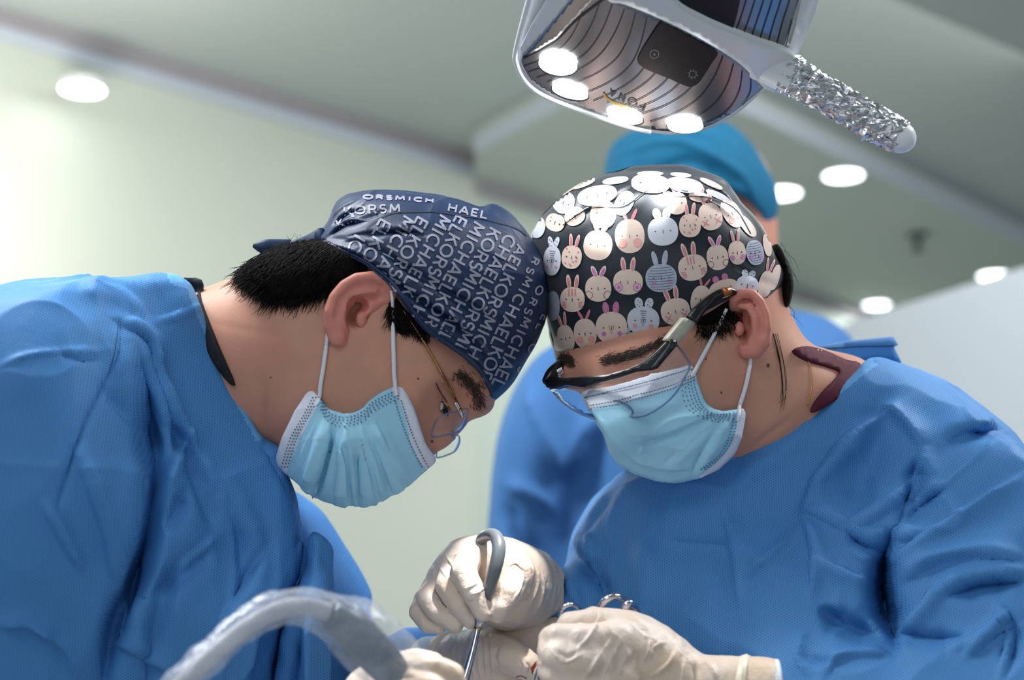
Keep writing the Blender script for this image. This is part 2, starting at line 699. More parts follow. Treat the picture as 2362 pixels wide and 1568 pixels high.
class Surf:
    """a finished mesh that prints, seams and hair can be laid on"""
    def __init__(s, v, q):
        s.t = BVHTree.FromPolygons([tuple(p) for p in v], [tuple(int(i) for i in f) for f in q])

    def hit(s, px, py, lift=0.0004):
        r = Vector(((px - CX) / F, -(py - CY) / F, 1.0)).normalized()
        h = s.t.ray_cast(Vector((0, 0, 0)), r)
        if h[0] is None: return None
        n = h[1]
        if n.dot(r) > 0: n = -n
        return np.array(h[0] + n * lift)

    def depth(s, P, default=1.3, lift=0.0004):
        out = np.full(len(P), np.nan)
        for i, (x, y) in enumerate(P):
            h = s.hit(x, y, lift)
            if h is not None: out[i] = h[2]
        if np.isnan(out).any():
            g = np.where(~np.isnan(out))[0]
            for i in np.where(np.isnan(out))[0]:
                out[i] = default if len(g) == 0 else out[g[np.argmin(((P[g] - P[i]) ** 2).sum(1))]]
        return out

    def decal(s, poly, lift=0.0004, step=None):
        """polygon in pixels laid on the surface; returns verts, faces (may be empty)"""
        poly = np.asarray(poly, float)
        if step:
            P, T = sheet2d(densify(poly, step), step)
        else:
            P = np.concatenate([poly.mean(0)[None], poly]); n = len(poly)
            T = [(0, i + 1, (i + 1) % n + 1) for i in range(n)]
        H = [s.hit(x, y, lift) for x, y in P]
        T = [t for t in T if all(H[i] is not None for i in t)]
        T = [t for t in T if max(abs(H[t[0]][2] - H[t[1]][2]), abs(H[t[1]][2] - H[t[2]][2])) < 0.03]
        V = np.array([h if h is not None else (0, 0, 1) for h in H])
        used = sorted({i for t in T for i in t})
        if not used: return None
        mp = {u: i for i, u in enumerate(used)}
        T = [tuple(mp[i] for i in t) for t in T]
        V = V[used]
        T2 = []
        for t in T:
            a, b, c = V[t[0]], V[t[1]], V[t[2]]
            T2.append(t if np.cross(b - a, c - a) @ a < 0 else t[::-1])
        return V, T2

    def line(s, pts, wd, lift=0.0004, closed=False, n=6, taper=False):
        """thin strip along a pixel curve"""
        c = spline(pts, n, closed) if len(pts) > 2 else densify(pts, 6, False)
        T = np.gradient(c, axis=0)
        if closed: T = np.roll(c, -1, 0) - np.roll(c, 1, 0)
        T /= np.linalg.norm(T, axis=1, keepdims=True) + 1e-9
        N = np.stack([-T[:, 1], T[:, 0]], 1) * wd / 2
        if taper:
            N = N * np.minimum(1, np.minimum(np.arange(len(c)), np.arange(len(c))[::-1]) / 3 + 0.2)[:, None]
        V, Fc = [], []
        A = [s.hit(*p, lift) for p in c + N]
        B = [s.hit(*p, lift) for p in c - N]
        M = len(c)
        for i in range(M if closed else M - 1):
            j = (i + 1) % M
            k = [A[i], A[j], B[j], B[i]]
            if any(x is None for x in k): continue
            if max(x[2] for x in k) - min(x[2] for x in k) > 0.02: continue
            a, b, c_ = k[0], k[1], k[2]
            if np.cross(b - a, c_ - a) @ a > 0: k = k[::-1]
            o = len(V)
            V += k
            Fc.append((o, o + 1, o + 2, o + 3))
        return (np.array(V), Fc) if V else None


def put(parts, name, mat, parent, smooth=True):
    parts = [p for p in parts if p is not None]
    if not parts: return None
    v, f = merge(parts)
    return link(name, v, f, mat, parent, smooth)


def _arc(cx, cy, rx, ry, a0, a1, n=12):
    return [(cx + rx * math.cos(math.radians(a)), cy + ry * math.sin(math.radians(a))) for a in np.linspace(a0, a1, n)]


# plain capitals as strokes; x right, y up, cap height 1
STROKES = {
    'M': [[(-.42, 0), (-.36, 1)], [(-.36, 1), (0, .22)], [(0, .22), (.36, 1)], [(.36, 1), (.42, 0)]],
    'I': [[(0, 0), (0, 1)]],
    'C': [_arc(.05, .5, .46, .46, 48, 312, 16)],
    'H': [[(-.34, 0), (-.34, 1)], [(.34, 0), (.34, 1)], [(-.34, .5), (.34, .5)]],
    'A': [[(-.42, 0), (0, 1)], [(0, 1), (.42, 0)], [(-.28, .3), (.28, .3)]],
    'E': [[(-.26, 0), (-.26, 1)], [(-.26, .95), (.3, .95)], [(-.26, .5), (.22, .5)], [(-.26, .05), (.3, .05)]],
    'L': [[(-.26, 0), (-.26, 1)], [(-.26, .05), (.3, .05)]],
    'K': [[(-.3, 0), (-.3, 1)], [(.32, 1), (-.26, .42)], [(-.06, .58), (.36, 0)]],
    'O': [_arc(0, .5, .46, .46, 0, 360, 26)],
    'R': [[(-.28, 0), (-.28, 1)], [(-.28, .95), (.06, .95)] + _arc(.06, .71, .24, .24, 80, -80, 8) + [(.06, .47), (-.28, .47)], [(.04, .47), (.34, 0)]],
    'S': [_arc(0, .72, .25, .24, 30, 250, 10) + _arc(0, .26, .27, .26, 75, -150, 10)],
    'F': [[(-.26, 0), (-.26, 1)], [(-.26, .95), (.3, .95)], [(-.26, .5), (.22, .5)]],
    'N': [[(-.34, 0), (-.34, 1)], [(-.34, 1), (.34, 0)], [(.34, 0), (.34, 1)]],
}


def letter(surf, ch, x, y, rot, h, wd=1.0, w=5.0, lift=0.0005):
    r = math.radians(rot)
    out = []
    for k, st in enumerate(STROKES[ch]):
        P = []
        for (u, v) in st:
            u = u * h * wd; v = (v - 0.5) * h
            P.append((x + u * math.cos(r) + v * math.sin(r), y + u * math.sin(r) - v * math.cos(r)))
        P = np.array(P)
        if len(P) < 4: P = densify(P, 7, False)
        T = np.gradient(P, axis=0); T /= np.linalg.norm(T, axis=1, keepdims=True) + 1e-9
        N = np.stack([-T[:, 1], T[:, 0]], 1) * w / 2
        A = [surf.hit(*p, lift + k * 0.00003) for p in P + N]; B = [surf.hit(*p, lift + k * 0.00003) for p in P - N]
        V, Fc = [], []
        for i in range(len(P) - 1):
            q = [A[i], A[i + 1], B[i + 1], B[i]]
            if any(z is None for z in q): continue
            if max(z[2] for z in q) - min(z[2] for z in q) > 0.012: continue
            if np.cross(q[1] - q[0], q[2] - q[0]) @ q[0] > 0: q = q[::-1]
            Fc.append((len(V), len(V) + 1, len(V) + 2, len(V) + 3)); V += q
        if V: out.append((np.array(V), Fc))
    return merge(out) if out else None


def ellipse(cx, cy, a, b, rot=0, n=20, e=2.0):
    t = np.linspace(0, 2 * math.pi, n, endpoint=False)
    x = np.sign(np.cos(t)) * np.abs(np.cos(t)) ** (2 / e) * a
    y = np.sign(np.sin(t)) * np.abs(np.sin(t)) ** (2 / e) * b
    r = math.radians(rot)
    return np.stack([cx + x * math.cos(r) - y * math.sin(r), cy + x * math.sin(r) + y * math.cos(r)], 1)


# ------------------------------------------------------------------ materials
MATS = {}


def mat(name, color, rough=0.5, metal=0.0, spec=0.5, coat=0.0, sheen=0.0, trans=0.0, emit=None, estr=0.0, alpha=1.0,
        noise=None, bump=None, sss=0.0, ior=1.45, vary=None, weave=None, sheen_tint=None, coat_rough=0.1, aniso=0):
    m = bpy.data.materials.new(name)
    m.use_nodes = True
    nt = m.node_tree
    b = nt.nodes['Principled BSDF']
    b.inputs['Base Color'].default_value = (*color, 1)
    b.inputs['Roughness'].default_value = rough
    b.inputs['Metallic'].default_value = metal
    b.inputs['Specular IOR Level'].default_value = spec
    b.inputs['Coat Weight'].default_value = coat
    b.inputs['Coat Roughness'].default_value = coat_rough
    b.inputs['Sheen Weight'].default_value = sheen
    b.inputs['Transmission Weight'].default_value = trans
    b.inputs['Alpha'].default_value = alpha
    b.inputs['IOR'].default_value = ior
    if sss:
        b.inputs['Subsurface Weight'].default_value = sss
        b.inputs['Subsurface Radius'].default_value = (0.012, 0.004, 0.002)
        b.inputs['Subsurface Scale'].default_value = 0.6
    if emit:
        b.inputs['Emission Color'].default_value = (*emit, 1)
        b.inputs['Emission Strength'].default_value = estr
    tc = nt.nodes.new('ShaderNodeTexCoord')
    last = None
    if noise:  # (scale, amount) colour mottling
        nz = nt.nodes.new('ShaderNodeTexNoise')
        nz.inputs['Scale'].default_value = noise[0]
        nz.inputs['Detail'].default_value = 5
        nt.links.new(tc.outputs['Object'], nz.inputs['Vector'])
        mp = nt.nodes.new('ShaderNodeMapRange')
        mp.inputs['From Min'].default_value = 0.3
        mp.inputs['From Max'].default_value = 0.7
        mp.inputs['To Min'].default_value = 1 - noise[1]
        mp.inputs['To Max'].default_value = 1 + noise[1]
        nt.links.new(nz.outputs['Fac'], mp.inputs['Value'])
        mx = nt.nodes.new('ShaderNodeVectorMath')
        mx.operation = 'SCALE'
        mx.inputs[0].default_value = color
        nt.links.new(mp.outputs[0], mx.inputs['Scale'])
        last = mx.outputs[0]
        if vary:
            nz2 = nt.nodes.new('ShaderNodeTexNoise')
            nz2.inputs['Scale'].default_value = vary[0]
            nz2.inputs['Detail'].default_value = 3
            nt.links.new(tc.outputs['Object'], nz2.inputs['Vector'])
            m2 = nt.nodes.new('ShaderNodeMapRange')
            m2.inputs['From Min'].default_value = 0.4
            m2.inputs['From Max'].default_value = 0.7
            nt.links.new(nz2.outputs['Fac'], m2.inputs['Value'])
            mm = nt.nodes.new('ShaderNodeMix')
            mm.data_type = 'RGBA'
            nt.links.new(m2.outputs[0], mm.inputs[0])
            nt.links.new(last, mm.inputs[6])
            mm.inputs[7].default_value = (*vary[1], 1)
            last = mm.outputs[2]
        nt.links.new(last, b.inputs['Base Color'])
    if weave:  # (pitch_m, dark colour factor, depth): punched dot lattice of non-woven cloth
        pitch, fac, dep = weave
        k = 2 * math.pi / pitch
        mapn = nt.nodes.new('ShaderNodeMapping')
        mapn.inputs['Rotation'].default_value = (math.radians(0), 0, 0)
        nt.links.new(tc.outputs['Object'], mapn.inputs['Vector'])
        sep = nt.nodes.new('ShaderNodeSeparateXYZ')
        nt.links.new(mapn.outputs[0], sep.inputs[0])

        def wave(ax, az):
            d = nt.nodes.new('ShaderNodeMath'); d.operation = 'MULTIPLY'
            nt.links.new(sep.outputs[0], d.inputs[0]); d.inputs[1].default_value = ax * k
            e = nt.nodes.new('ShaderNodeMath'); e.operation = 'MULTIPLY_ADD'
            nt.links.new(sep.outputs[2], e.inputs[0]); e.inputs[1].default_value = az * k
            nt.links.new(d.outputs[0], e.inputs[2])
            c = nt.nodes.new('ShaderNodeMath'); c.operation = 'COSINE'
            nt.links.new(e.outputs[0], c.inputs[0])
            return c.outputs[0]
        w = [wave(1, 0), wave(0.5, 0.866), wave(-0.5, 0.866)]
        s1 = nt.nodes.new('ShaderNodeMath'); s1.operation = 'ADD'
        nt.links.new(w[0], s1.inputs[0]); nt.links.new(w[1], s1.inputs[1])
        s2 = nt.nodes.new('ShaderNodeMath'); s2.operation = 'ADD'
        nt.links.new(s1.outputs[0], s2.inputs[0]); nt.links.new(w[2], s2.inputs[1])
        mr = nt.nodes.new('ShaderNodeMapRange')
        mr.inputs['From Min'].default_value = 0.3
        mr.inputs['From Max'].default_value = 2.0
        nt.links.new(s2.outputs[0], mr.inputs['Value'])
        mm = nt.nodes.new('ShaderNodeMix'); mm.data_type = 'RGBA'
        nt.links.new(mr.outputs[0], mm.inputs[0])
        if last is not None: nt.links.new(last, mm.inputs[6])
        else: mm.inputs[6].default_value = (*color, 1)
        mm.inputs[7].default_value = (*[c * f for c, f in zip(color, fac)], 1)
        nt.links.new(mm.outputs[2], b.inputs['Base Color'])
        bp = nt.nodes.new('ShaderNodeBump')
        bp.inputs['Strength'].default_value = dep
        bp.inputs['Distance'].default_value = 0.0004
        bp.invert = True
        nt.links.new(mr.outputs[0], bp.inputs['Height'])
        nt.links.new(bp.outputs[0], b.inputs['Normal'])
        weave_bump = bp
    if bump:  # (scale, strength, distance, detail)
        nz = nt.nodes.new('ShaderNodeTexNoise')
        nz.inputs['Scale'].default_value = bump[0]
        nz.inputs['Detail'].default_value = bump[3] if len(bump) > 3 else 4
        nt.links.new(tc.outputs['Object'], nz.inputs['Vector'])
        bp = nt.nodes.new('ShaderNodeBump')
        bp.inputs['Strength'].default_value = bump[1]
        bp.inputs['Distance'].default_value = bump[2]
        nt.links.new(nz.outputs['Fac'], bp.inputs['Height'])
        if weave: nt.links.new(weave_bump.outputs[0], bp.inputs['Normal'])
        nt.links.new(bp.outputs[0], b.inputs['Normal'])
    MATS[name] = m
    return m


def lin(r, g, b):
    f = lambda c: (c / 255 / 12.92) if c / 255 <= 0.04045 else ((c / 255 + 0.055) / 1.055) ** 2.4
    return (f(r), f(g), f(b))


M_gown = mat('gown_nonwoven', lin(76, 136, 196), 0.6, spec=0.35, sheen=0.0, noise=(9, 0.05), weave=(0.0017, (0.50, 0.70, 0.84), 0.35), bump=(35, 0.25, 0.004, 3))
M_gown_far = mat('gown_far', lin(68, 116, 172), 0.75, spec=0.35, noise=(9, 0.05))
M_bind = mat('gown_binding', lin(96, 158, 214), 0.6, noise=(300, 0.06), bump=(400, 0.3, 0.0005))
M_skin = mat('skin', lin(204, 150, 126), 0.5, spec=0.35, sss=0.06, noise=(60, 0.05), vary=(14, lin(198, 132, 114)), bump=(700, 0.25, 0.0004))
M_ear = mat('ear_skin', lin(216, 140, 124), 0.48, spec=0.4, sss=0.2, noise=(60, 0.05), bump=(600, 0.2, 0.0003))
M_ear_in = mat('ear_inner', lin(150, 84, 76), 0.5, sss=0.1, noise=(60, 0.05))
M_hair = mat('black_hair', (0.008, 0.006, 0.005), 0.75, spec=0.15, noise=(200, 0.4), bump=(500, 0.5, 0.001))
M_brow = mat('eyebrow_hair', (0.04, 0.024, 0.018), 0.75, noise=(300, 0.3))
M_capA = mat('navy_cotton', lin(19, 43, 78), 0.48, spec=0.45, sheen=0.0, noise=(25, 0.12), bump=(900, 0.25, 0.0004))
M_letter = mat('grey_lettering', lin(150, 150, 166), 0.5, spec=0.4, noise=(400, 0.08))
M_thread = mat('seam_thread', (0.01, 0.015, 0.03), 0.7, noise=(500, 0.2))
M_capB = mat('dark_satin_cotton', lin(17, 27, 38), 0.30, spec=0.6, sheen=0.15, noise=(25, 0.1), bump=(600, 0.15, 0.0003))
M_bpink = mat('print_cream', lin(232, 205, 190), 0.33, spec=0.5, noise=(200, 0.03))
M_bwhite = mat('print_white', lin(212, 214, 224), 0.33, spec=0.5, noise=(200, 0.03))
M_bgrey = mat('print_grey', lin(176, 182, 200), 0.33, spec=0.5, noise=(350, 0.12))
M_bear = mat('print_rose', lin(214, 130, 142), 0.35, spec=0.5, noise=(200, 0.05))
M_blilac = mat('print_lilac', lin(206, 120, 190), 0.35, spec=0.5, noise=(200, 0.05))
M_bblush = mat('print_blush', lin(236, 166, 156), 0.35, spec=0.5, noise=(200, 0.05))
M_bink = mat('print_ink', lin(60, 60, 80), 0.4, noise=(200, 0.05))
M_mask = mat('mask_blue', lin(164, 214, 238), 0.6, spec=0.3, sss=0.0, noise=(40, 0.04), weave=(0.0010, (0.86, 0.93, 0.96), 0.25))
M_maskw = mat('mask_white', lin(226, 228, 240), 0.6, spec=0.3, noise=(300, 0.03), bump=(900, 0.3, 0.0003))
M_stitch = mat('mask_weld_dots', lin(92, 120, 146), 0.6, noise=(300, 0.1))
M_loop = mat('ear_loop_white', lin(228, 228, 236), 0.7, noise=(600, 0.05))
M_glove = mat('latex', lin(226, 208, 196), 0.42, spec=0.45, sss=0.04, noise=(30, 0.04), vary=(22, lin(224, 198, 172)), bump=(110, 0.6, 0.003, 6))
M_glove2 = mat('latex_cuff', lin(238, 222, 198), 0.42, spec=0.5, sss=0.05, noise=(30, 0.06), bump=(120, 0.4, 0.0015, 4))
M_cuff = mat('knit_cuff', lin(226, 228, 236), 0.8, noise=(500, 0.1), bump=(900, 0.6, 0.0008))
M_black_shirt = mat('black_shirt', lin(20, 22, 32), 0.85, noise=(200, 0.2))
M_maroon = mat('maroon_shirt', lin(84, 18, 40), 0.8, noise=(200, 0.15))
M_capC = mat('teal_cap', lin(6, 98, 134), 0.85, noise=(30, 0.08), bump=(40, 0.5, 0.006))
M_gold = mat('gold_wire', lin(196, 150, 90), 0.25, metal=1.0, noise=(100, 0.05))
M_steel = mat('polished_steel', lin(205, 200, 205), 0.16, metal=1.0, noise=(100, 0.05))
M_rubber = mat('grey_handle', lin(104, 110, 116), 0.3, spec=0.6, noise=(100, 0.04))
M_black = mat('black_plastic', lin(12, 14, 17), 0.30, spec=0.5, coat=0.15, noise=(100, 0.1))
M_beige = mat('pale_plastic', lin(176, 172, 156), 0.45, noise=(100, 0.05))
M_glass = mat('lens_glass', (0.94, 0.97, 1.0), 0.02, trans=1.0, ior=1.08, spec=0.9, coat=0.6, coat_rough=0.02, noise=(10, 0.005))
M_rim = mat('lens_edge', lin(150, 170, 210), 0.08, trans=0.75, ior=1.2, coat=0.5, noise=(10, 0.02))
M_lampw = mat('lamp_white', lin(238, 238, 240), 0.28, spec=0.5, coat=0.3, noise=(20, 0.02))
M_lampd = mat('lamp_mirror', lin(150, 150, 152), 0.24, metal=0.95, noise=(8, 0.06))
M_lampb = mat('lamp_touch_panel', lin(7, 10, 18), 0.3, spec=0.4, coat=0.0, noise=(20, 0.1))
M_lampk = mat('lamp_groove', (0.006, 0.007, 0.01), 0.4, noise=(20, 0.1))
M_icon = mat('icon_grey', lin(150, 156, 164), 0.5, noise=(20, 0.02))
M_logo = mat('logo_dark', lin(70, 84, 92), 0.4, noise=(20, 0.05))
M_logoy = mat('logo_yellow', lin(240, 190, 40), 0.4, noise=(20, 0.05))
M_led = mat('led_lens', (1, 1, 1), 0.2, emit=(0.93, 0.98, 1.0), estr=34.0, noise=(20, 0.01))
M_foil = mat('aluminium_foil', lin(214, 214, 216), 0.16, metal=1.0, noise=(60, 0.06), bump=(120, 0.5, 0.003, 6))
M_down = mat('downlight_lens', (1, 1, 1), 0.4, emit=(0.93, 0.96, 1.0), estr=6.0, noise=(20, 0.01))
M_wall = mat('wall_pale_green', lin(212, 216, 202), 0.42, spec=0.35, noise=(1.2, 0.03))
M_wall2 = mat('wall_back_green', lin(202, 212, 198), 0.5, spec=0.35, noise=(1.2, 0.03))
M_ceil = mat('ceiling_grey', lin(196, 202, 198), 0.8, noise=(1.5, 0.02))
M_ceil2 = mat('ceiling_soffit', lin(204, 210, 202), 0.8, noise=(1.5, 0.02))
M_trim = mat('trim_mauve', lin(168, 160, 164), 0.4, noise=(4, 0.04))
M_part = mat('partition_white', lin(206, 212, 222), 0.3, spec=0.5, noise=(1.5, 0.02))
M_floor = mat('floor_vinyl', lin(150, 156, 158), 0.5, noise=(3, 0.06))
M_eye = mat('eye_white', lin(215, 205, 200), 0.15, spec=0.6, noise=(60, 0.03))
M_iris = mat('iris_dark', (0.012, 0.007, 0.005), 0.08, spec=0.7, noise=(60, 0.1))
M_lash = mat('eyelash', (0.004, 0.003, 0.003), 0.6, noise=(60, 0.1))
M_mole = mat('mole_brown', lin(96, 60, 54), 0.6, noise=(60, 0.1))
M_blood = mat('dried_blood', lin(140, 52, 34), 0.4, noise=(60, 0.3))


# ================================================================== THE ROOM
HC = CAMZ + 1.45           # underside of the dropped ceiling
HU = HC + 0.07             # upper ceiling


def slab(name, poly, z0, z1, m, kind='structure', parent=None):
    poly = [tuple(p) for p in poly]
    n = len(poly)
    v = [(x, y, z0) for x, y in poly] + [(x, y, z1) for x, y in poly]
    f = [tuple(range(n))[::-1], tuple(range(n, 2 * n))] + [(i, (i + 1) % n, (i + 1) % n + n, i + n) for i in range(n)]
    o = link(name, v, f, m, parent, False, local=False)
    if kind and parent is None: o['kind'] = kind
    return o


def upright(name, a, b, z0, z1, th, m, side=1, parent=None):
    """vertical slab from plan point a to b, thickness th to one side"""
    a, b = np.array(a[:2], float), np.array(b[:2], float)
    t = (b - a) / np.linalg.norm(b - a)
    n = np.array([-t[1], t[0]]) * th * side
    return slab(name, [a, b, b + n, a + n], z0, z1, m, parent=parent)


wA0 = onplane(0, 30, HU)
wA1 = onplane(1095, 362, HU)
wA2 = onplane(2090, 716, HU)
dirA = (wA1 - wA0)[:2] / np.linalg.norm((wA1 - wA0)[:2])
dirB = (wA2 - wA1)[:2] / np.linalg.norm((wA2 - wA1)[:2])
pL = wA1[:2] - dirA * 4.2
pR = wA1[:2] + dirB * 7.0
upright('wall_left', pL, wA1, 0, HU, 0.12, M_wall, 1)
upright('wall_back', wA1, pR, 0, HU, 0.12, M_wall2, 1)
slab('ceiling', [(-6, -4), (9, -4), (9, 12), (-6, 12)], HU, HU + 0.1, M_ceil)
slab('floor', [(-6, -4), (9, -4), (9, 12), (-6, 12)], -0.1, 0, M_floor)
# dropped ceiling field with its two visible edges
kW = onplane(1100, 352, HC); kK = onplane(1476, 152, HC); kD = onplane(2362, 565, HC)
dD = (kD - kK)[:2] / np.linalg.norm((kD - kK)[:2])
far = kK[:2] + dD * 6
slab('ceiling_dropped', [wA1[:2], kW[:2], kK[:2], far, far + (wA1[:2] + dirB * 6.6 - far) * 1.0], HC, HU, M_ceil2)


def strip(name, a, b, z, h, dep, m, side):
    return upright(name, a, b, z - h, z, dep, m, side)


nA = np.array([-dirA[1], dirA[0]])
nB = np.array([-dirB[1], dirB[0]])
strip('trim_1', pL - nA * 0.03, wA1[:2] - nA * 0.03, HU, 0.035, 0.03, M_trim, 1)
strip('trim_2', pL - nA * 0.015, wA1[:2] - nA * 0.015, HU - 0.035, 0.03, 0.015, M_part, 1)
strip('trim_3', wA1[:2] - nB * 0.025, pR - nB * 0.025, HC, 0.035, 0.025, M_trim, 1)
# edge beads of the dropped field
for k, (a, b) in enumerate(((kW[:2], kK[:2]), (kK[:2], far))):
    t = (b - a) / np.linalg.norm(b - a)
    n = np.array([t[1], -t[0]])
    strip('trim_%d' % (k + 4), a + n * 0.012, b + n * 0.012, HC + 0.045, 0.045, 0.012, M_part, 1)

# white partition at the right, nearer than the back wall
HP = CAMZ + 0.86
q0 = onplane(1960, 742, HP); q1 = onplane(2362, 616, HP)
dq = (q1 - q0)[:2] / np.linalg.norm((q1 - q0)[:2])
pp = upright('wall_right', q0[:2] - dq * 0.5, q1[:2] + dq * 1.6, 0, HP, 0.05, M_part, 1)


def downlight(px, py, z, r, label, group='round ceiling downlights', watts=5):
    c = onplane(px, py, z)
    t = empty('ceiling_downlight', Vector((c[0], c[1], z)), label, 'downlight', group)
    n = 32
    def ring(rad, zz): return [(c[0] + rad * math.cos(2 * math.pi * i / n), c[1] + rad * math.sin(2 * math.pi * i / n), zz) for i in range(n)]
    v = ring(r, z - 0.004) + ring(r * 1.16, z - 0.006) + ring(r * 1.2, z) + ring(r, z)
    f = [(k * n + i, k * n + (i + 1) % n, ((k + 1) % 4) * n + (i + 1) % n, ((k + 1) % 4) * n + i) for k in range(4) for i in range(n)]
    link('trim_ring', v, f, M_lampw, t, True, False)
    v = [(c[0], c[1], z - 0.003)] + ring(r, z - 0.002)
    f = [(0, (i + 1) % n + 1, i + 1) for i in range(n)]
    link('lens', v, f, M_down, t, True, False)
    l = bpy.data.lights.new('downlight_beam', 'AREA'); l.shape = 'DISK'; l.size = r * 1.8; l.energy = watts; l.color = (0.95, 0.98, 1)
    lo = bpy.data.objects.new('downlight_beam', l); COL.objects.link(lo); lo.location = (c[0], c[1], z - 0.02); lo['kind'] = 'helper'
    return t


downlight(1945, 403, HC, 0.052, 'lit round downlight right of the teal cap')
downlight(1800, 444, HC, 0.056, 'lit round downlight partly hidden by the teal cap')
downlight(2292, 634, HC, 0.050, 'lit round downlight just above the white partition edge at far right')
downlight(2022, 702, HC, 0.045, 'small distant downlight low above the white partition', watts=0.8)
# added disc lamp and bracket, standing in for a bright oval on the left wall
ray = W(190, 207, 1.0) - CAMP
nAw = np.array([nA[0], nA[1], 0])
tt = ((np.array([wA1[0], wA1[1], 0]) - CAMP) * nAw).sum() / (ray * nAw).sum()
c = CAMP + ray * (tt - 0.15)
t = empty('added_wall_disc', Vector(c), 'lit round disc added for the bright oval on the pale green left wall', 'lamp')
n = 32
rr = 0.047
ring = lambda rad, zz: [(c[0] + rad * math.cos(2 * math.pi * i / n), c[1] + rad * math.sin(2 * math.pi * i / n), c[2] + zz) for i in range(n)]
v = ring(rr, 0.0) + ring(rr * 1.1, 0.002) + ring(rr * 1.1, 0.018) + ring(rr * 0.9, 0.022)
f = [(k * n + i, k * n + (i + 1) % n, (k + 1) * n + (i + 1) % n, (k + 1) * n + i) for k in range(3) for i in range(n)] + [tuple(3 * n + i for i in range(n))]
link('shade', v, f, M_lampw, t, True, False)
v = [(c[0], c[1], c[2] - 0.004)] + ring(rr, 0.0)
link('lens', v, [(0, (i + 1) % n + 1, i + 1) for i in range(n)], M_down, t, True, False)
tube('bracket', [c + np.array([0, 0, 0.012]), c + nAw * 0.11 + np.array([0, 0, 0.012])], 0.008, M_lampw, t, 8, local=False)
l = bpy.data.lights.new('added_wall_glow', 'POINT'); l.energy = 8; l.shadow_soft_size = 0.12; l.color = (1.0, 0.99, 0.93)  # added point light for the glow on the wall, set apart from the disc
lo = bpy.data.objects.new('added_wall_glow', l); COL.objects.link(lo); lo.location = Vector(c - nAw * 0.32 + np.array([-0.2, -0.2, -0.33])); lo['kind'] = 'helper'

# sprinkler head on the dropped ceiling
s = onplane(2115, 540, HC)
t = empty('sprinkler_head', Vector((s[0], s[1], HC)), 'dark grey sprinkler head on the ceiling above the partition', 'sprinkler')
def lathe(prof, cx, cy, n=20):
    v = []; f = []
    for r, z in prof: v += [(cx + r * math.cos(2 * math.pi * i / n), cy + r * math.sin(2 * math.pi * i / n), z) for i in range(n)]
    for k in range(len(prof) - 1): f += [(k * n + i, k * n + (i + 1) % n, (k + 1) * n + (i + 1) % n, (k + 1) * n + i) for i in range(n)]
    f.append(tuple(range(n))); f.append(tuple((len(prof) - 1) * n + i for i in range(n))[::-1])
    return v, f
M_spr = mat('sprinkler_metal', lin(92, 96, 96), 0.4, metal=0.6, noise=(50, 0.1))
v, f = lathe([(0.036, HC), (0.036, HC - 0.006), (0.026, HC - 0.011), (0.016, HC - 0.013)], s[0], s[1]); link('base', v, f, M_spr, t, True, False)
v, f = lathe([(0.010, HC - 0.012), (0.008, HC - 0.03), (0.014, HC - 0.045), (0.022, HC - 0.05), (0.022, HC - 0.053)], s[0], s[1]); link('nozzle', v, f, M_spr, t, True, False)

# ================================================================== THE OPERATING LAMP
lampT = empty('operating_lamp', Vector(W(1560, 60, 1.28)), 'white dental operating lamp with dark lined mirror face and four lit lenses', 'lamp')


def lamp_d(P):
    # the face leans: its top comes towards the camera, its lower rim curls away
    x = (P[:, 0] - 1480) / 300.0; y = (P[:, 1] - 300) / 300.0
    return 1.27 + 0.125 * y + 0.02 * (x * 0.9 + y * 0.5) ** 2 + 0.02 * x


back_poly = [(1236, -60), (1190, 105), (1190, 150), (1215, 195), (1265, 228), (1380, 272), (1450, 295), (1500, 306), (1575, 310), (1640, 295), (1700, 262), (1768, 202), (1835, 130), (1885, 20), (1905, -60)]
pr = spline(back_poly[:-1], 6, closed=False)
housing = np.concatenate([pr, [(1900, -60), (1900, -300), (1250, -300)]])
# housing: thick white shell behind the mirror
def house_d(P): return lamp_d(P) + 0.006
thick_sheet(densify(housing, 14), house_d, 22, 0.05, 'housing', M_lampw, lampT)
# mirror face
face = np.concatenate([spline([(1395, -60), (1330, -10), (1290, 50), (1235, 95), (1202, 130), (1203, 158), (1226, 190), (1275, 222), (1385, 264), (1455, 288), (1505, 299), (1575, 304), (1635, 290), (1692, 258), (1762, 203)], 6, closed=False),
                       spline([(1762, 203), (1700, 140), (1620, 90), (1520, 42), (1440, 10), (1400, -10)], 5, closed=False)[1:]])
fo = thick_sheet(densify(face, 8), lambda P: lamp_d(P) - 0.0005, 8, 0.003, 'mirror_face', M_lampd, lampT)
# surface copy for prints on the mirror
def sheet_surf(poly, dfun, step):
    P, T = sheet2d(densify(poly, step), step)
    d = dfun(P)
    v = np.stack([(P[:, 0] - CX) / F * d, -(P[:, 1] - CY) / F * d, d], 1)
    return Surf(v, T)
SF = sheet_surf(face, lambda P: lamp_d(P) - 0.0005, 8)
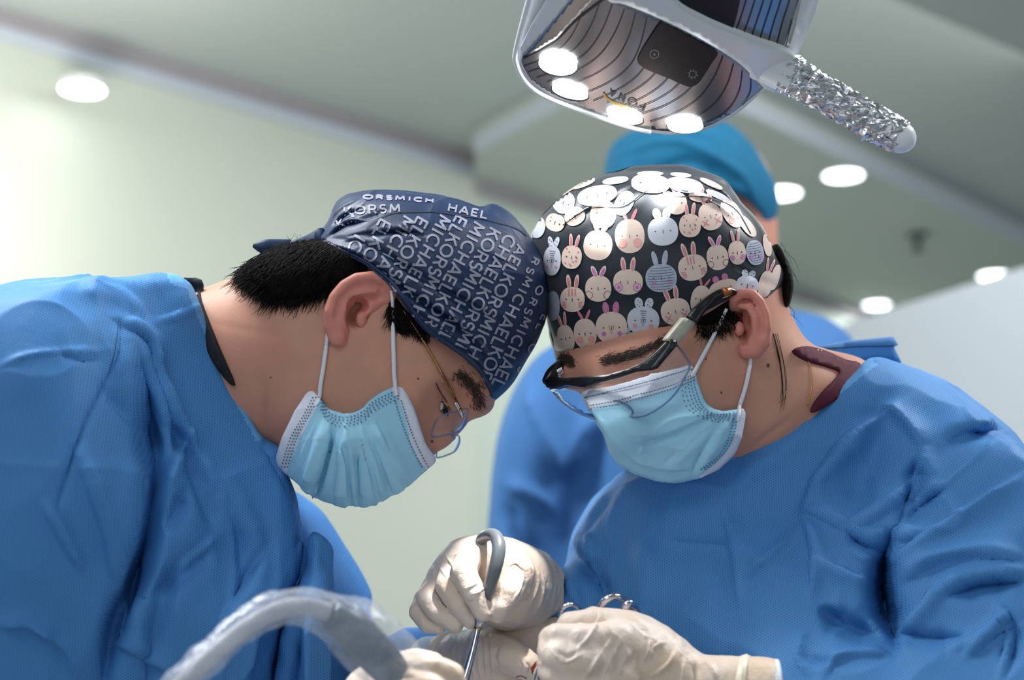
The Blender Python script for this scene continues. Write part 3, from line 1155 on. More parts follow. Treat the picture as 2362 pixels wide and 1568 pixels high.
# grooves
top = spline([(1315, 0), (1350, 0), (1385, 0), (1412, 10), (1440, 22), (1466, 30), (1492, 40), (1520, 52), (1550, 66), (1580, 80), (1610, 96), (1640, 112), (1668, 128), (1692, 146), (1712, 162), (1732, 178)], 2, False)[::2]
bot = [(1200, 134), (1208, 152), (1218, 166), (1238, 178), (1262, 188), (1320, 192), (1350, 214), (1368, 232), (1400, 236), (1430, 246), (1462, 250), (1480, 262), (1500, 280), (1560, 285), (1620, 285), (1672, 265)]
gro = []
for a, b in zip(top, bot):
    a = np.array(a, float); b = np.array(b, float)
    mid = (a + b) / 2 + np.array([0.18 * (b[1] - a[1]), 0.14 * (b[1] - a[1])])
    gro.append(SF.line([a, (a * .5 + mid * .5) + (6, 3), mid, (b * .5 + mid * .5) + (4, 6), b], 1.8, 0.0006))
for g in gro:
    if g is not None: link('groove', g[0], g[1], M_lampk, lampT)
put([SF.line([(1400, -8), (1330, 45), (1285, 90), (1232, 120), (1208, 133)], 5, 0.0006)], 'groove', M_lampk, lampT)
# LEDs
for (x, y, a, b, r) in ((1287, 150, 44, 23, 8), (1315, 213, 42, 14, 14), (1442, 272, 41, 13, 10), (1581, 291, 41, 16, 0)):
    rg = SF.decal(ellipse(x, y, a + 3, b + 3, r, 40), 0.0007)
    fb = lambda P: lamp_d(P) - 0.002
    o = put([rg], 'lens_ring', M_lampk, lampT) if rg is not None else None
    thick_sheet(ellipse(x, y, a, b, r, 40), lambda P: lamp_d(P) - 0.0042, 12, 0.002, 'led_lens', M_led, lampT)
# touch panel with its two signs
tp = [(1526, 46), (1538, 55), (1570, 70), (1620, 98), (1655, 118), (1642, 142), (1626, 168), (1610, 190), (1592, 198), (1576, 194), (1545, 180), (1500, 162), (1478, 150), (1470, 138), (1478, 118), (1495, 90)]
g = SF.decal(densify(spline(tp, 3), 6), 0.0009, 9)
tpo = link('touch_panel', g[0], g[1], M_lampb, lampT)
ST = SF
put([ST.line(ellipse(1509, 122, 10, 9.5, 0, 20), 1.6, 0.0012, True, 2), ST.decal(ellipse(1509, 123, 2.4, 2.4), 0.0012)], 'target_sign', M_icon, tpo)
sun = [ST.line(ellipse(1597, 168, 8, 7.5, 0, 20), 1.3, 0.0012, True, 2)]
for k in range(8):
    a = math.radians(k * 45 + 15)
    sun.append(ST.line([(1597 + 9 * math.cos(a), 168 + 8.5 * math.sin(a)), (1597 + 12.5 * math.cos(a), 168 + 12 * math.sin(a))], 1.2, 0.0012))
put(sun, 'sun_sign', M_icon, tpo)


for ch, x, y, r, h in (('F', 1480, 247, 208, 19), ('O', 1459, 236, 206, 19), ('N', 1435, 225, 204, 15), ('A', 1413, 214, 202, 14)):
    g = letter(SF, ch, x, y, r, h, 1.15, 3.0, 0.0009)
    if g: link('printed_letter', g[0], g[1], M_logo, lampT)
put([SF.line([(1393, 213), (1397, 222), (1410, 232), (1430, 240), (1446, 244)], 5, 0.0009, taper=True), SF.line([(1451, 244), (1450, 252)], 5, 0.0009)], 'logo_swoosh', M_logoy, lampT)

# white central arm of the lamp
arm = [(1360, -80), (1400, -2), (1440, 10), (1520, 42), (1620, 92), (1700, 142), (1745, 185), (1768, 206), (1800, 216), (1822, 214), (1836, 180), (1838, 140), (1812, 120), (1755, 102), (1690, 78), (1620, 48), (1560, 10), (1500, -80)]
thick_sheet(densify(spline(arm, 4), 10), lambda P: lamp_d(P) - 0.012 - 0.006 * np.cos((P[:, 1] - 60) / 90), 12, 0.03, 'arm', M_lampw, lampT)
# second mirror, upper right
f2 = [(1520, -80), (1562, 8), (1620, 46), (1690, 76), (1755, 100), (1812, 116), (1835, 60), (1850, -10), (1856, -80)]
thick_sheet(densify(spline(f2[:7], 4, False).tolist() + f2[7:], 10), lambda P: lamp_d(P) - 0.006, 14, 0.003, 'mirror_face', M_lampd, lampT)
S2 = sheet_surf(f2, lambda P: lamp_d(P) - 0.006, 14)
for i in range(7):
    x = 1700 + i * 20
    g = S2.line([(x + 32, -40), (x + 18, 10), (x + 5, 50), (x - 8, 80 + i * 4)], 2.0, 0.0006)
    if g is not None: link('groove', g[0], g[1], M_lampk, lampT)
g = S2.decal(densify([(1548, -30), (1562, 5), (1620, 44), (1688, 70), (1700, 30), (1712, -30)], 10), 0.001, 16)
put([g], 'touch_panel', M_lampb, lampT)
# side fairings at the left edge
thick_sheet(densify([(1285, -60), (1262, 0), (1225, 60), (1200, 112), (1206, 128), (1240, 92), (1295, 30), (1360, -60)], 6), lambda P: lamp_d(P) - 0.002, 7, 0.004, 'side_panel', M_lampw, lampT)
thick_sheet(densify([(1297, 24), (1242, 90), (1206, 130), (1225, 124), (1282, 90), (1330, 40), (1385, -20), (1350, -40)], 6), lambda P: lamp_d(P) - 0.0030, 7, 0.001, 'side_panel', M_lampd, lampT)
# rim bead
rimp = spline([(1236, -60), (1192, 105), (1192, 150), (1216, 193), (1265, 226), (1380, 270), (1450, 293), (1500, 304)], 5, False)
rd = lamp_d(rimp) - 0.001
tube('rim', [L(p[0], p[1], d) for p, d in zip(rimp, rd)], 0.0018, M_lampw, lampT, 8, smoothpath=False)
# handle
hA, hB = np.array(L(1800, 160, 1.235)), np.array(L(2085, 322, 1.205))
ax = (hB - hA) / np.linalg.norm(hB - hA)
V, Fc = tube('x', [hA + ax * 0.006, hA + ax * 0.02, hB - ax * 0.012, hB - ax * 0.004, hB], [0.0145, 0.0125, 0.0118, 0.011, 0.009], None, seg=48, n=28, build=False)
V = np.asarray(V)
rs = np.random.RandomState(3)
cen = hA + ((V - hA) @ ax)[:, None] * ax
rad = (V - cen) / (np.linalg.norm(V - cen, axis=1, keepdims=True) + 1e-9)
# crumple: cellular facets
pts = hA + rs.uniform(0, 1, (260, 1)) * (hB - hA) + rs.normal(0, 0.011, (260, 3))
D = ((V[:, None] - pts[None]) ** 2).sum(2)
D.sort(1)
cell = np.sqrt(D[:, 1]) - np.sqrt(D[:, 0])
V = V + rad * (np.clip(cell, 0, 0.004) * -0.8 + 0.0016 + 0.0008 * noise3(V, 300, 2)[:, None].ravel()).reshape(-1, 1)
link('foil_wrap', V, Fc, M_foil, lampT, smooth=False)['label'] = 'crumpled aluminium foil around the handle'
# ragged foil edge near the neck
rag = []
for k in range(26):
    a = rs.uniform(0, 2 * math.pi); tpos = rs.choice([0.03, 0.10, 0.5, 0.75, 0.97]) + rs.uniform(-.04, .04)
    b1 = np.cross(ax, [0, 0, 1]); b1 /= np.linalg.norm(b1); b2 = np.cross(ax, b1)
    o = hA + (hB - hA) * tpos + (b1 * math.cos(a) + b2 * math.sin(a)) * 0.0125
    d1 = rs.normal(0, .0022, 3); d2 = rs.normal(0, .0022, 3)
    rag.append((np.array([o, o + d1, o + d1 + d2, o + d2]) , [(0, 1, 2, 3)]))
o = put(rag, 'foil_tatters', M_foil, lampT, False); o['kind'] = 'stuff'
tube('handle_neck', [hA - ax * 0.016, hA - ax * 0.004, hA + ax * 0.008, hA + ax * 0.016], [0.016, 0.0148, 0.0138, 0.0125], M_lampw, lampT, 24)
tube('handle_tip', [hB - ax * 0.014, hB - ax * 0.004, hB + ax * 0.002, hB + ax * 0.0065, hB + ax * 0.0085], [0.0112, 0.0112, 0.0098, 0.006, 0.001], M_lampw, lampT, 24)
# light of the lenses, thrown on the field below
tgt = W(1130, 1690, 1.21)
for k, (x, y) in enumerate(((1287, 150), (1315, 213), (1442, 272), (1581, 291))):
    p = L(x, y, float(lamp_d(np.array([[x, y]], float))[0]) - 0.012)
    s = spot('operating_beam', to_world(p[None])[0], W(980, 1640, 1.1) if k == 0 else tgt, 7, 21, 0.35, 0.006, (1.0, 0.98, 0.94))
    s['kind'] = 'helper'

# unseen white drape, added below the hands to bounce that light upward
M_drape = mat('white_drape', lin(225, 225, 228), 0.8, noise=(8, 0.05), bump=(20, 0.4, 0.01))
c = W(1150, 2100, 1.25)
v, f = [], []
n = 24
for i in range(n):
    for j in range(n):
        u, w_ = (i / (n - 1) - .5) * 0.5, (j / (n - 1) - .5) * 0.36
        z = c[2] + 0.02 * math.cos(u * 9) * math.cos(w_ * 8) + 0.006 * math.sin(u * 40 + w_ * 25) - max(0, abs(u) - .18) * 0.8 - max(0, abs(w_) - .12) * 0.8
        v.append((c[0] + u, c[1] + w_, z))
f = [(i * n + j, (i + 1) * n + j, (i + 1) * n + j + 1, i * n + j + 1) for i in range(n - 1) for j in range(n - 1)]
v += [(x, y, 0.6) for x, y, z in v]
f += [tuple(k + n * n for k in t[::-1]) for t in f]
for i in range(n - 1):
    for a, b in ((i * n, (i + 1) * n), ((i + 1) * n + n - 1, i * n + n - 1), (i + 1, i), ((n - 1) * n + i, (n - 1) * n + i + 1)): f.append((a, b, b + n * n, a + n * n))
tag(link('bounce_drape', v, f, M_drape, None, True, False), 'unseen white drape added below the gloved hands to bounce lamp light', 'drape')

# ================================================================== LEFT SURGEON
def body_mesh(vol, relax=2):
    return vol.mesh(relax)


pA = empty('person', Vector(to_world(L(300, 1700, 1.33)[None])[0]), 'person bending in from the left in a navy lettered cap, clear glasses and blue gown', 'person')

# ---- head and neck, one continuous body
headA = [(430, 690), (500, 655), (560, 632), (600, 596), (660, 566), (735, 555), (785, 520), (815, 480), (880, 458), (980, 462), (1080, 492), (1170, 545), (1222, 620), (1232, 690), (1212, 770), (1172, 845), (1134, 900), (1119, 930), (1092, 956),
         (1072, 985), (1046, 1012), (1012, 1038), (985, 1068), (950, 1088), (905, 1110), (850, 1135), (790, 1140), (735, 1115), (690, 1078), (655, 1040), (618, 1012), (590, 1040), (540, 1080), (440, 1060), (360, 960), (340, 800)]
va = Vol.around(headA, 1.31, 1.20, 1.42, 0.0022)
fA = va.pillow(headA, 1.31, 0.083, e=0.86)
va.add(fA)
# cheek bone, jaw, brow, nose wing, eye hollow
va.add(va.ell(L(930, 850, 1.262), (0.030, 0.036, 0.024)), 0.03)
va.add(va.ell(L(790, 960, 1.272), (0.040, 0.045, 0.026)), 0.03)
va.add(va.caps(Lm([(1060, 865, 1.262), (1092, 900, 1.268), (1108, 925, 1.285)]), [0.010, 0.011, 0.011]), 0.016)
va.sub(va.ell(L(1046, 962, 1.247), (0.020, 0.024, 0.016)), 0.02)
va.add(va.ell(L(1026, 952, 1.272), (0.0115, 0.0115, 0.0115)), 0.006)
va.add(va.caps(Lm([(965, 905, 1.262), (1000, 955, 1.268), (1010, 1000, 1.278)]), [0.010, 0.009, 0.007]), 0.018)
# sternomastoid and jaw line
va.add(va.caps(Lm([(735, 745, 1.268), (650, 860, 1.262), (600, 985, 1.275)]), [0.010, 0.012, 0.008]), 0.02)
va.sub(va.ell(L(820, 714, 1.226), (0.009, 0.013, 0.016)), 0.004)
vA, qA = body_mesh(va, 2)
vA = folds(vA, qA, [
    ([(612, 860), (604, 905), (603, 950), (598, 1000)], -2.4, 9, 'r'),
    ([(470, 740), (560, 760), (640, 770)], -0.25, 10, 'r'),
    ([(1015, 895), (1035, 880), (1062, 888), (1085, 905)], -0.8, 5, 'r'),
    ([(1012, 900), (1020, 935), (1025, 958)], -0.9, 4, 'r'),
    ([(1030, 938), (1020, 960), (1006, 968)], 0.8, 5, 'r'),
    ([(990, 985), (1005, 1003), (1012, 1030)], -0.7, 6, 'r'),
])
body = link('body', vA, qA, M_skin, pA)
SA = Surf(vA, qA)

# ---- ear
ve = Vol(*[L(735, 0, 1.225)[0], L(925, 0, 1.225)[0], L(0, 815, 1.225)[1], L(0, 615, 1.225)[1]], 1.195, 1.275, 0.0011)
earp = [(905, 690), (906, 662), (888, 641), (858, 632), (822, 636), (792, 652), (768, 680), (754, 715), (753, 748), (762, 775), (772, 792), (786, 796), (797, 784), (800, 762), (818, 742), (850, 728), (885, 712)]
ZE = 1.232
zc = ZE - 0.010 * np.clip((L(860, 0, ZE)[0] - ve.X) / 0.035, -0.4, 1)
ve.add(ve.pillow(earp, ZE, 0.0075, zc=zc, e=0.7))
rim = [(897, 712, 1.236), (906, 676, 1.229), (890, 646, 1.226), (858, 636, 1.224), (822, 641, 1.222), (793, 658, 1.220), (771, 685, 1.218), (760, 717, 1.217), (760, 748, 1.220)]
ve.add(ve.caps(Lm(rim), [.0030, .0034, .0036, .0036, .0037, .0038, .0038, .0036, .003]), 0.004)
lob = Lm([(766, 752, 1.224), (776, 776, 1.226), (784, 783, 1.229)])
ve.add(ve.caps(lob, [.005, .006, .0055]), 0.005)
ve.add(ve.caps(Lm([(905, 690, 1.243), (860, 722, 1.246), (812, 748, 1.248), (785, 775, 1.247)]), [.006, .009, .009, .005]), 0.006)
ve.add(ve.caps(Lm([(866, 672, 1.226), (838, 678, 1.224), (812, 690, 1.2225), (796, 714, 1.222), (793, 742, 1.224), (800, 764, 1.227)]), [.0018, .0024, .0028, .0028, .0024, .002]), 0.0025)
ve.sub(ve.caps(Lm([(886, 664, 1.221), (852, 656, 1.2185), (815, 666, 1.2165), (787, 695, 1.2155), (778, 730, 1.2165)]), [.0030, .0036, .0036, .003, .002]), 0.003)
ve.sub(ve.ell(L(826, 704, 1.222), (0.0078, 0.0072, 0.014)), 0.002)
ve.sub(ve.ell(L(812, 732, 1.224), (0.0046, 0.0092, 0.015)), 0.002)
ve.sub(ve.ell(L(862, 686, 1.223), (0.009, 0.0030, 0.007)), 0.003)
ve.add(ve.ell(L(834, 738, 1.230), (0.0040, 0.0055, 0.0045)), 0.003)
v, q = ve.mesh(1)
link('ear', v, q, M_ear, pA)
v, f = tube('x', Lm([(868, 686, 1.233), (838, 698, 1.236), (815, 722, 1.237), (808, 742, 1.236)]), [.004, .006, .006, .003], None, build=False)

# ---- cap: shell a little outside the skull, cut at the hem
capOut = [(728, 549), (748, 532), (762, 510), (770, 486), (790, 462), (822, 449), (880, 443), (960, 448), (1050, 462), (1108, 482), (1135, 474), (1172, 492), (1212, 532), (1246, 588), (1262, 650), (1264, 705), (1246, 770), (1215, 830), (1180, 888), (1140, 925), (1122, 932),
          (1060, 985), (1000, 1030), (900, 1050), (780, 1010), (690, 930), (640, 800), (640, 660)]
hemA = [(600, 540), (728, 548), (760, 568), (800, 592), (842, 612), (878, 640), (905, 664), (925, 690), (948, 722), (975, 757), (1005, 782), (1042, 806), (1078, 832), (1104, 858), (1122, 886), (1130, 906), (1136, 960), (1400, 1000), (1400, 300), (600, 300)]
vc = Vol.around([(690, 430), (1275, 945)], 1.31, 1.18, 1.44, 0.0025)
vc.add(vc.pillow(capOut, 1.31, 0.096, e=0.80))
vc.cut(vc.cone(hemA, 4))
vC, qC = vc.mesh(1)
vC, qC = subdivide(vC, qC)
vC = relax_mesh(vC, qC, 2)
vC = folds(vC, qC, [
    ([(735, 560), (790, 572), (850, 600), (920, 655), (1000, 705), (1060, 740), (1120, 800), (1150, 860)], 3.0, 9, 's'),
    ([(745, 548), (830, 560), (900, 590), (960, 640), (1040, 690), (1120, 735), (1160, 775)], -2.2, 7, 'r'),
    ([(860, 575), (950, 625), (1040, 670), (1130, 715), (1180, 740)], 2.0, 10, 's'),
    ([(905, 668), (980, 735), (1060, 790), (1120, 850)], -1.6, 6, 'r'),
    ([(930, 690), (1010, 745), (1080, 800), (1130, 860)], 1.6, 8, 's'),
    ([(870, 540), (930, 535), (985, 548)], -2.0, 6, 'r'),
    ([(770, 560), (880, 540), (960, 545), (1010, 560)], 1.4, 9, 's'),
    ([(758, 548), (790, 520), (850, 500), (905, 480)], -1.6, 5, 'r'),
    ([(762, 540), (800, 512), (850, 508)], 1.8, 6, 's'),
    ([(768, 520), (800, 490), (850, 475)], -1.6, 5, 'r'),
    ([(765, 505), (790, 480), (830, 460)], 1.4, 6, 's'),
    ([(985, 620), (1060, 650), (1150, 690), (1220, 720)], -0.9, 10, 'r'),
    ([(1080, 560), (1150, 590), (1210, 650)], 0.9, 16, 'r'),
    ([(1130, 478), (1180, 520), (1215, 580)], -1.2, 6, 'r'),
    ([(1090, 790), (1140, 830), (1170, 870)], -1.5, 7, 'r'),
    ([(1110, 770), (1165, 820), (1190, 850)], 1.2, 8, 's'),
], near=True)
vC = trough(vC, [([(758, 566), (850, 603), (925, 660), (1005, 715), (1075, 770), (1130, 832)], 7, 8), ([(850, 572), (930, 612), (1030, 668), (1120, 722), (1165, 765)], 5, 9), ([(800, 545), (870, 540), (940, 536), (985, 545)], 5, 7), ([(765, 525), (800, 500), (850, 486)], 5, 6), ([(762, 545), (800, 520), (845, 512)], 5, 6)], 1.30)
vC = crumple(vC, qC, 91, 30, 0.0016, (1, 1.6, 1))
capA = link('surgical_cap', vC, qC, M_capA, pA)
capA['label'] = 'navy surgical cap printed all over with grey capital letters'
SC = Surf(vC, qC)
put([SC.line([(845, 528), (870, 508), (905, 492), (960, 489), (1010, 490), (1060, 498), (1110, 505), (1150, 515), (1190, 527), (1215, 545)], 2.2, 0.0006)], 'seam', M_thread, capA)
# hem roll
hemroll = SC
hp = [(735, 556), (780, 578), (840, 608), (878, 636), (908, 664), (948, 718), (975, 753), (1005, 778), (1042, 802), (1078, 828), (1104, 854), (1122, 882), (1131, 902)]
pts = [SC.hit(x + 3, y - 4, 0.0003) for x, y in spline(hp, 4, False)]
pts = [p for p in pts if p is not None]
tube('hem', np.array(pts)[::2], 0.0016, M_capA, capA, 8)
# lettering: printed lines
WORD = 'MICHAELKORS'
let = []
cut_line = spline([(700, 560), (800, 545), (845, 528), (870, 508), (905, 492), (960, 489), (1010, 490), (1060, 498), (1110, 505), (1150, 515), (1190, 527), (1215, 545), (1290, 640)], 6, False)
hem_line = np.array(hemA[1:16], float)


def below(c, x, y):
    return y > np.interp(x, c[:, 0], c[:, 1])


rs = np.random.RandomState(5)
wid = {'M': 27, 'I': 13, 'C': 24, 'H': 25, 'A': 24, 'E': 20, 'L': 19, 'K': 22, 'O': 27, 'R': 22, 'S': 20}
# side panel: lines that run down and to the left
off = [0, 5, 2, 8, 4, 10, 1, 6, 3, 9, 5, 0, 7, 2, 8, 4, 10, 1, 6, 3, 9, 5]
K = 0
nl = 0
for k in range(-6, 15):
    # start on a slanted guide running along the seam
    th = 118 - 0.3 * (k - 4)
    x, y = 880 + k * 32.5, 290 + k * 19
    i = off[(k + 6) % len(off)]
    for n in range(34):
        ch = WORD[i % 11]
        a = math.radians(th + 2.0 * math.sin(n * 0.35))
        w = wid[ch] * 1.2
        x += math.cos(a) * w / 2; y += math.sin(a) * w / 2
        if 720 < x < 1262 and 440 < y < 930:
            if below(cut_line, x + 4, y - 12) and not below(hem_line, x - 3, y + 3):
                nar = np.clip((1285 - x) / 110, 0.55, 1)
                g = letter(SC, ch, x, y, math.degrees(a), 29 * nar, 1.0 / nar ** .5, 5.2 * nar ** .5, 0.0005)
                if g is not None and nl < 270: link('printed_letter', g[0], g[1], M_letter, capA); nl += 1
        x += math.cos(a) * w / 2 + (6 if ch == 'L' or ch == 'S' else 0); y += math.sin(a) * w / 2
        i += 1
# top panel: upright rows
for (x, y, h, wdd, txt, sl) in ((835, 455, 9, 2.5, 'ORSMICH', 1), (790, 488, 19, 1.3, 'KORSMICH', -4.5), (775, 520, 20, 1.1, 'KM', -24), (1030, 478, 17, 1.4, 'HAEL', 11)):
    r = sl
    for ch in txt:
        w = wid[ch] * wdd * h / 24 * 1.0 + 3
        x += w / 2 * math.cos(math.radians(r)); y += w / 2 * math.sin(math.radians(r))
        if not below(cut_line, x, y + h * 0.45) and y > 446:
            g = letter(SC, ch, x, y, r, h, wdd, 4.2, 0.0005)
            if g is not None: link('printed_letter', g[0], g[1], M_letter, capA)
        x += w / 2 * math.cos(math.radians(r)); y += w / 2 * math.sin(math.radians(r))
        r += 0.8

# back knot of the cap
kn = []
tube('cap_knot', Lm([(672, 566, 1.30), (640, 572, 1.295), (610, 570, 1.29), (583, 566, 1.288)]), [.005, .007, .006, .0015], M_capA, capA, 10, flat=0.6)
tube('cap_knot', Lm([(668, 572, 1.30), (640, 580, 1.30), (612, 590, 1.298), (592, 594, 1.296)]), [.005, .006, .005, .001], M_capA, capA, 10, flat=0.5)
tube('cap_tie', Lm([(742, 552, 1.262), (710, 560, 1.285), (668, 570, 1.298)]), [.009, .006, .004], M_capA, capA, 10, flat=0.6)

# ---- hair
hairA = [(556, 636), (572, 606), (610, 584), (655, 566), (705, 556), (745, 556), (800, 582), (850, 618), (862, 632), (815, 640), (780, 655), (745, 672), (700, 688), (655, 692), (615, 676), (585, 655)]
vh = Vol.around(hairA, 1.30, 1.21, 1.41, 0.0022)
g = vh.pillow(headA, 1.31, 0.083, e=0.86) - 0.0045
vh.add(g.astype(np.float32))
vh.cutr(vh.cone(hairA, 4), 0.006)
v, q = vh.mesh(2)
vh_v, vh_q = v, q
hairB = link('hair', v, q, M_hair, pA)
sideb = [(896, 668), (925, 700), (955, 735), (985, 765), (998, 776), (970, 766), (945, 768), (925, 772), (910, 755), (900, 725)]
o = thick_sheet(densify(spline(sideb, 3), 6), lambda P: SA.depth(P, 1.24, 0.0006), 8, 0.0005, 'sideburn', M_hair, pA)
# strands along the edges, following the head
rs = np.random.RandomState(8)
def strands(surf, starts, dirs, lens, seed, wd=1.0, lift0=0.004, curl=0.4):
    rs = np.random.RandomState(seed)
    out = []
    for (x, y), a, ln in zip(starts, dirs, lens):
        P = []
        aa = a; n = 6
        cv = rs.normal(0, curl)
        for i in range(n):
            t = i / (n - 1)
            h = surf.hit(x, y, lift0 * (1 - t) + 0.0008)
            if h is None:
                if len(P) < 1: break
                h = L(x, y, P[-1][2])
            if P and abs(h[2] - P[-1][2]) > 0.02: h = L(x, y, P[-1][2])
            P.append(h)
            x += math.cos(aa) * ln / n; y += math.sin(aa) * ln / n
            aa += cv / n
        if len(P) < 3: continue
        r = 0.00022 * wd
        out.append(tube('x', P, [r, r, r * .9, r * .8, r * .6, r * .3][:len(P)], None, seg=3, n=2, build=False))
    return out
edge = spline([(560, 640), (580, 662), (612, 682), (655, 696), (700, 692), (745, 675), (790, 652), (830, 638)], 40, False)
st, di, le = [], [], []
for k in range(1500):
    e = edge[rs.randint(len(edge))]
    t = (e[0] - 560) / 270
    st.append((e[0] + rs.uniform(-14, 20), e[1] - rs.uniform(0, 30)))
    di.append(math.radians(130 - 40 * t + rs.normal(0, 16)))
    le.append(rs.uniform(18, 52) * (1 - 0.45 * t))
o = put(strands(SA, st, di, le, 1), 'hair_strands', M_hair, pA); o['kind'] = 'stuff'
st, di, le = [], [], []
for k in range(800):
    t = rs.uniform(0, 1)
    st.append((900 + t * 85 + rs.uniform(-6, 6), 712 + t * 50 + rs.uniform(-16, 26)))
    di.append(math.radians(100 + rs.normal(0, 16) + 25 * (0.3 - t)))
    le.append(rs.uniform(15, 45) * (1 - 0.5 * t))
o = put(strands(SA, st, di, le, 2), 'hair_strands', M_hair, pA); o['kind'] = 'stuff'
st, di, le = [], [], []
hp_poly = np.array(hairA, float)
SH = Surf(vh_v, vh_q)
for k in range(2600):
    x, y = rs.uniform(556, 862), rs.uniform(556, 692)
    if not inside(np.array([[x, y]]), hp_poly)[0]: continue
    st.append((x, y)); t = (x - 556) / 300
    di.append(math.radians(158 - 30 * t + (y - 600) * -0.35 + rs.normal(0, 9))); le.append(rs.uniform(30, 80))
o = put(strands(SH, st, di, le, 11, 1.3, 0.0012, 0.25), 'hair_strands', M_hair, pA); o['kind'] = 'stuff'
# stray hairs off the back of the head
fl = []
for k in range(60):
    x, y = 560 + rs.uniform(0, 190), 0
    y = 640 - (x - 560) * 0.5 if x < 660 else 562
    a = math.radians(rs.uniform(-150, -60)); l = rs.uniform(6, 30)
    p0 = L(x, y, 1.30 + rs.uniform(-.02, .02)); P = [p0]
    for i in range(3):
        x += math.cos(a) * l / 3; y += math.sin(a) * l / 3; a += rs.normal(0, .2)
        P.append(L(x, y, p0[2]))
    fl.append(tube('x', P, [.00016, .00014, .0001, .00004], None, seg=3, n=2, build=False))
o = put(fl, 'hair_strands', M_hair, pA); o['kind'] = 'stuff'

# ---- eye, brow, moles
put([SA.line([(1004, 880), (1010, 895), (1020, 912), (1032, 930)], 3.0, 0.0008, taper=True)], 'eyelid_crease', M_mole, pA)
put([SA.line([(1012, 918), (1020, 928), (1028, 944), (1030, 960)], 3.4, 0.0022, taper=True)], 'lash_line', M_lash, pA)
v, f = SA.decal(ellipse(1020, 943, 6, 15, -16, 18), 0.0012)
eye = link('eye', v, f, M_eye, pA)
put([SA.decal(ellipse(1023, 947, 4.5, 9, -14, 12), 0.0016)], 'iris', M_iris, eye)
lash = []
for k in range(16):
    x, y = 1014 + k * 1.3, 952 - k * 0.6 - 6
    p = SA.hit(x, y, 0.001)
    if p is None: continue
    lash.append(tube('x', [p, p + np.array([0.001, -0.0015, -0.002]), p + np.array([0.003, -0.003, -0.003])], [.0002, .00015, .00005], None, seg=3, n=2, build=False))
o = put(lash, 'eyelashes', M_lash, pA)
bs, bd, bl = [], [], []
for k in range(420):
    t = rs.uniform(0, 1)
    c = spline([(1056, 858), (1080, 876), (1098, 902), (1104, 936)], 10, False)
    p = c[int(t * (len(c) - 1))]
    bs.append((p[0] + rs.normal(0, 8), p[1] + rs.normal(0, 6))); bd.append(math.radians(60 + rs.normal(0, 22))); bl.append(rs.uniform(8, 20))
o = put(strands(SA, bs, bd, bl, 3, 0.9, 0.0006), 'eyebrow', M_brow, pA); o['kind'] = 'stuff'
for (x, y, r) in ((996, 1017, 3.2), (964, 873, 2.4), (1046, 875, 2), (625, 870, 1.8)):
    d = SA.decal(ellipse(x, y, r, r), 0.0006)
    if d: link('mole', d[0], d[1], M_mole, pA)

# ---- mask
mA = [(715, 893), (722, 897), (738, 918), (757, 945), (775, 950), (800, 957), (822, 950), (838, 942), (850, 925), (880, 904), (925, 883), (935, 900), (955, 940), (968, 985), (982, 1025), (1006, 1058), (1003, 1068), (975, 1092), (940, 1122), (890, 1150), (840, 1168), (800, 1166), (750, 1158), (722, 1145), (690, 1118), (655, 1090), (636, 1068), (636, 1052), (650, 1010), (680, 950)]
mOut = [(430, 690), (500, 655), (700, 530), (880, 455), (1080, 492), (1222, 620), (1212, 770), (1134, 900), (1060, 985), (1030, 1035), (1008, 1066), (975, 1094), (940, 1123), (890, 1151), (840, 1169), (795, 1168), (750, 1159), (722, 1147), (690, 1120), (655, 1092), (634, 1066), (612, 1030), (560, 1060), (440, 1060), (340, 900)]
vm = Vol.around([(625, 870), (1020, 1180)], 1.31, 1.19, 1.43, 0.0020)
vm.add(vm.pillow(mOut, 1.31, 0.088, e=0.84))
vm.add(vm.ell(L(790, 960, 1.262), (0.046, 0.050, 0.026)), 0.03)
vm.add(vm.ell(L(930, 850, 1.262), (0.032, 0.038, 0.0265)), 0.03)
vm.add(vm.caps(Lm([(965, 905, 1.262), (1000, 955, 1.268), (1010, 1000, 1.278)]), [0.012, 0.011, 0.009]), 0.018)
vm.add(vm.ell(L(860, 1030, 1.262), (0.045, 0.040, 0.030)), 0.03)
vm.cut(vm.cone(densify(mA, 10), smooth=False))
v, q = vm.mesh(1)
v, q = subdivide(v, q)
v = relax_mesh(v, q, 1)
fm = []
for (a, b, am, w) in (((748, 975), (700, 1120), 3.2, 26), ((768, 1000), (722, 1150), -5, 9), ((798, 985), (775, 1160), 3.0, 22), ((800, 980), (822, 1168), 5.0, 24), ((824, 1040), (826, 1165), -4.5, 10), ((838, 985), (880, 1150), 4, 24), ((846, 1000), (905, 1140), -2.4, 9), ((862, 985), (935, 1110), 3.0, 24), ((690, 1000), (672, 1085), -1.2, 9)):
    fm.append(([a, ((a[0] + b[0]) / 2 + 3, (a[1] + b[1]) / 2), b], am * 1.5, w, 's' if am > 0 else 'r', 0.3))
v = folds(v, q, fm)
Pm = pix(v)
xl = np.interp(Pm[:, 1], [950, 1110, 1170], [744, 676, 655]); xr = np.interp(Pm[:, 1], [950, 1110, 1170], [872, 958, 990])
sfan = (Pm[:, 0] - xl) / (xr - xl)
fr = (sfan * 4.4) % 1.0
saw = np.where(fr < 0.86, fr / 0.86, (1 - fr) / 0.14)
amp_ = np.clip((Pm[:, 1] - 965) / 60, 0, 1) * np.clip(sfan * 8 + .5, 0, 1) * np.clip((1 - sfan) * 5, 0, 1)
v = v + normals(v, q) * (0.0046 * saw * amp_)[:, None] * np.clip((-normals(v, q)[:, 2:3] - 0.2) * 2, 0, 1)
v = crumple(v, q, 55, 40, 0.0014)
stripL = [(700, 880), (715, 893), (742, 915), (724, 950), (697, 1000), (674, 1050), (660, 1094), (650, 1110), (610, 1080), (620, 1020), (650, 960)]
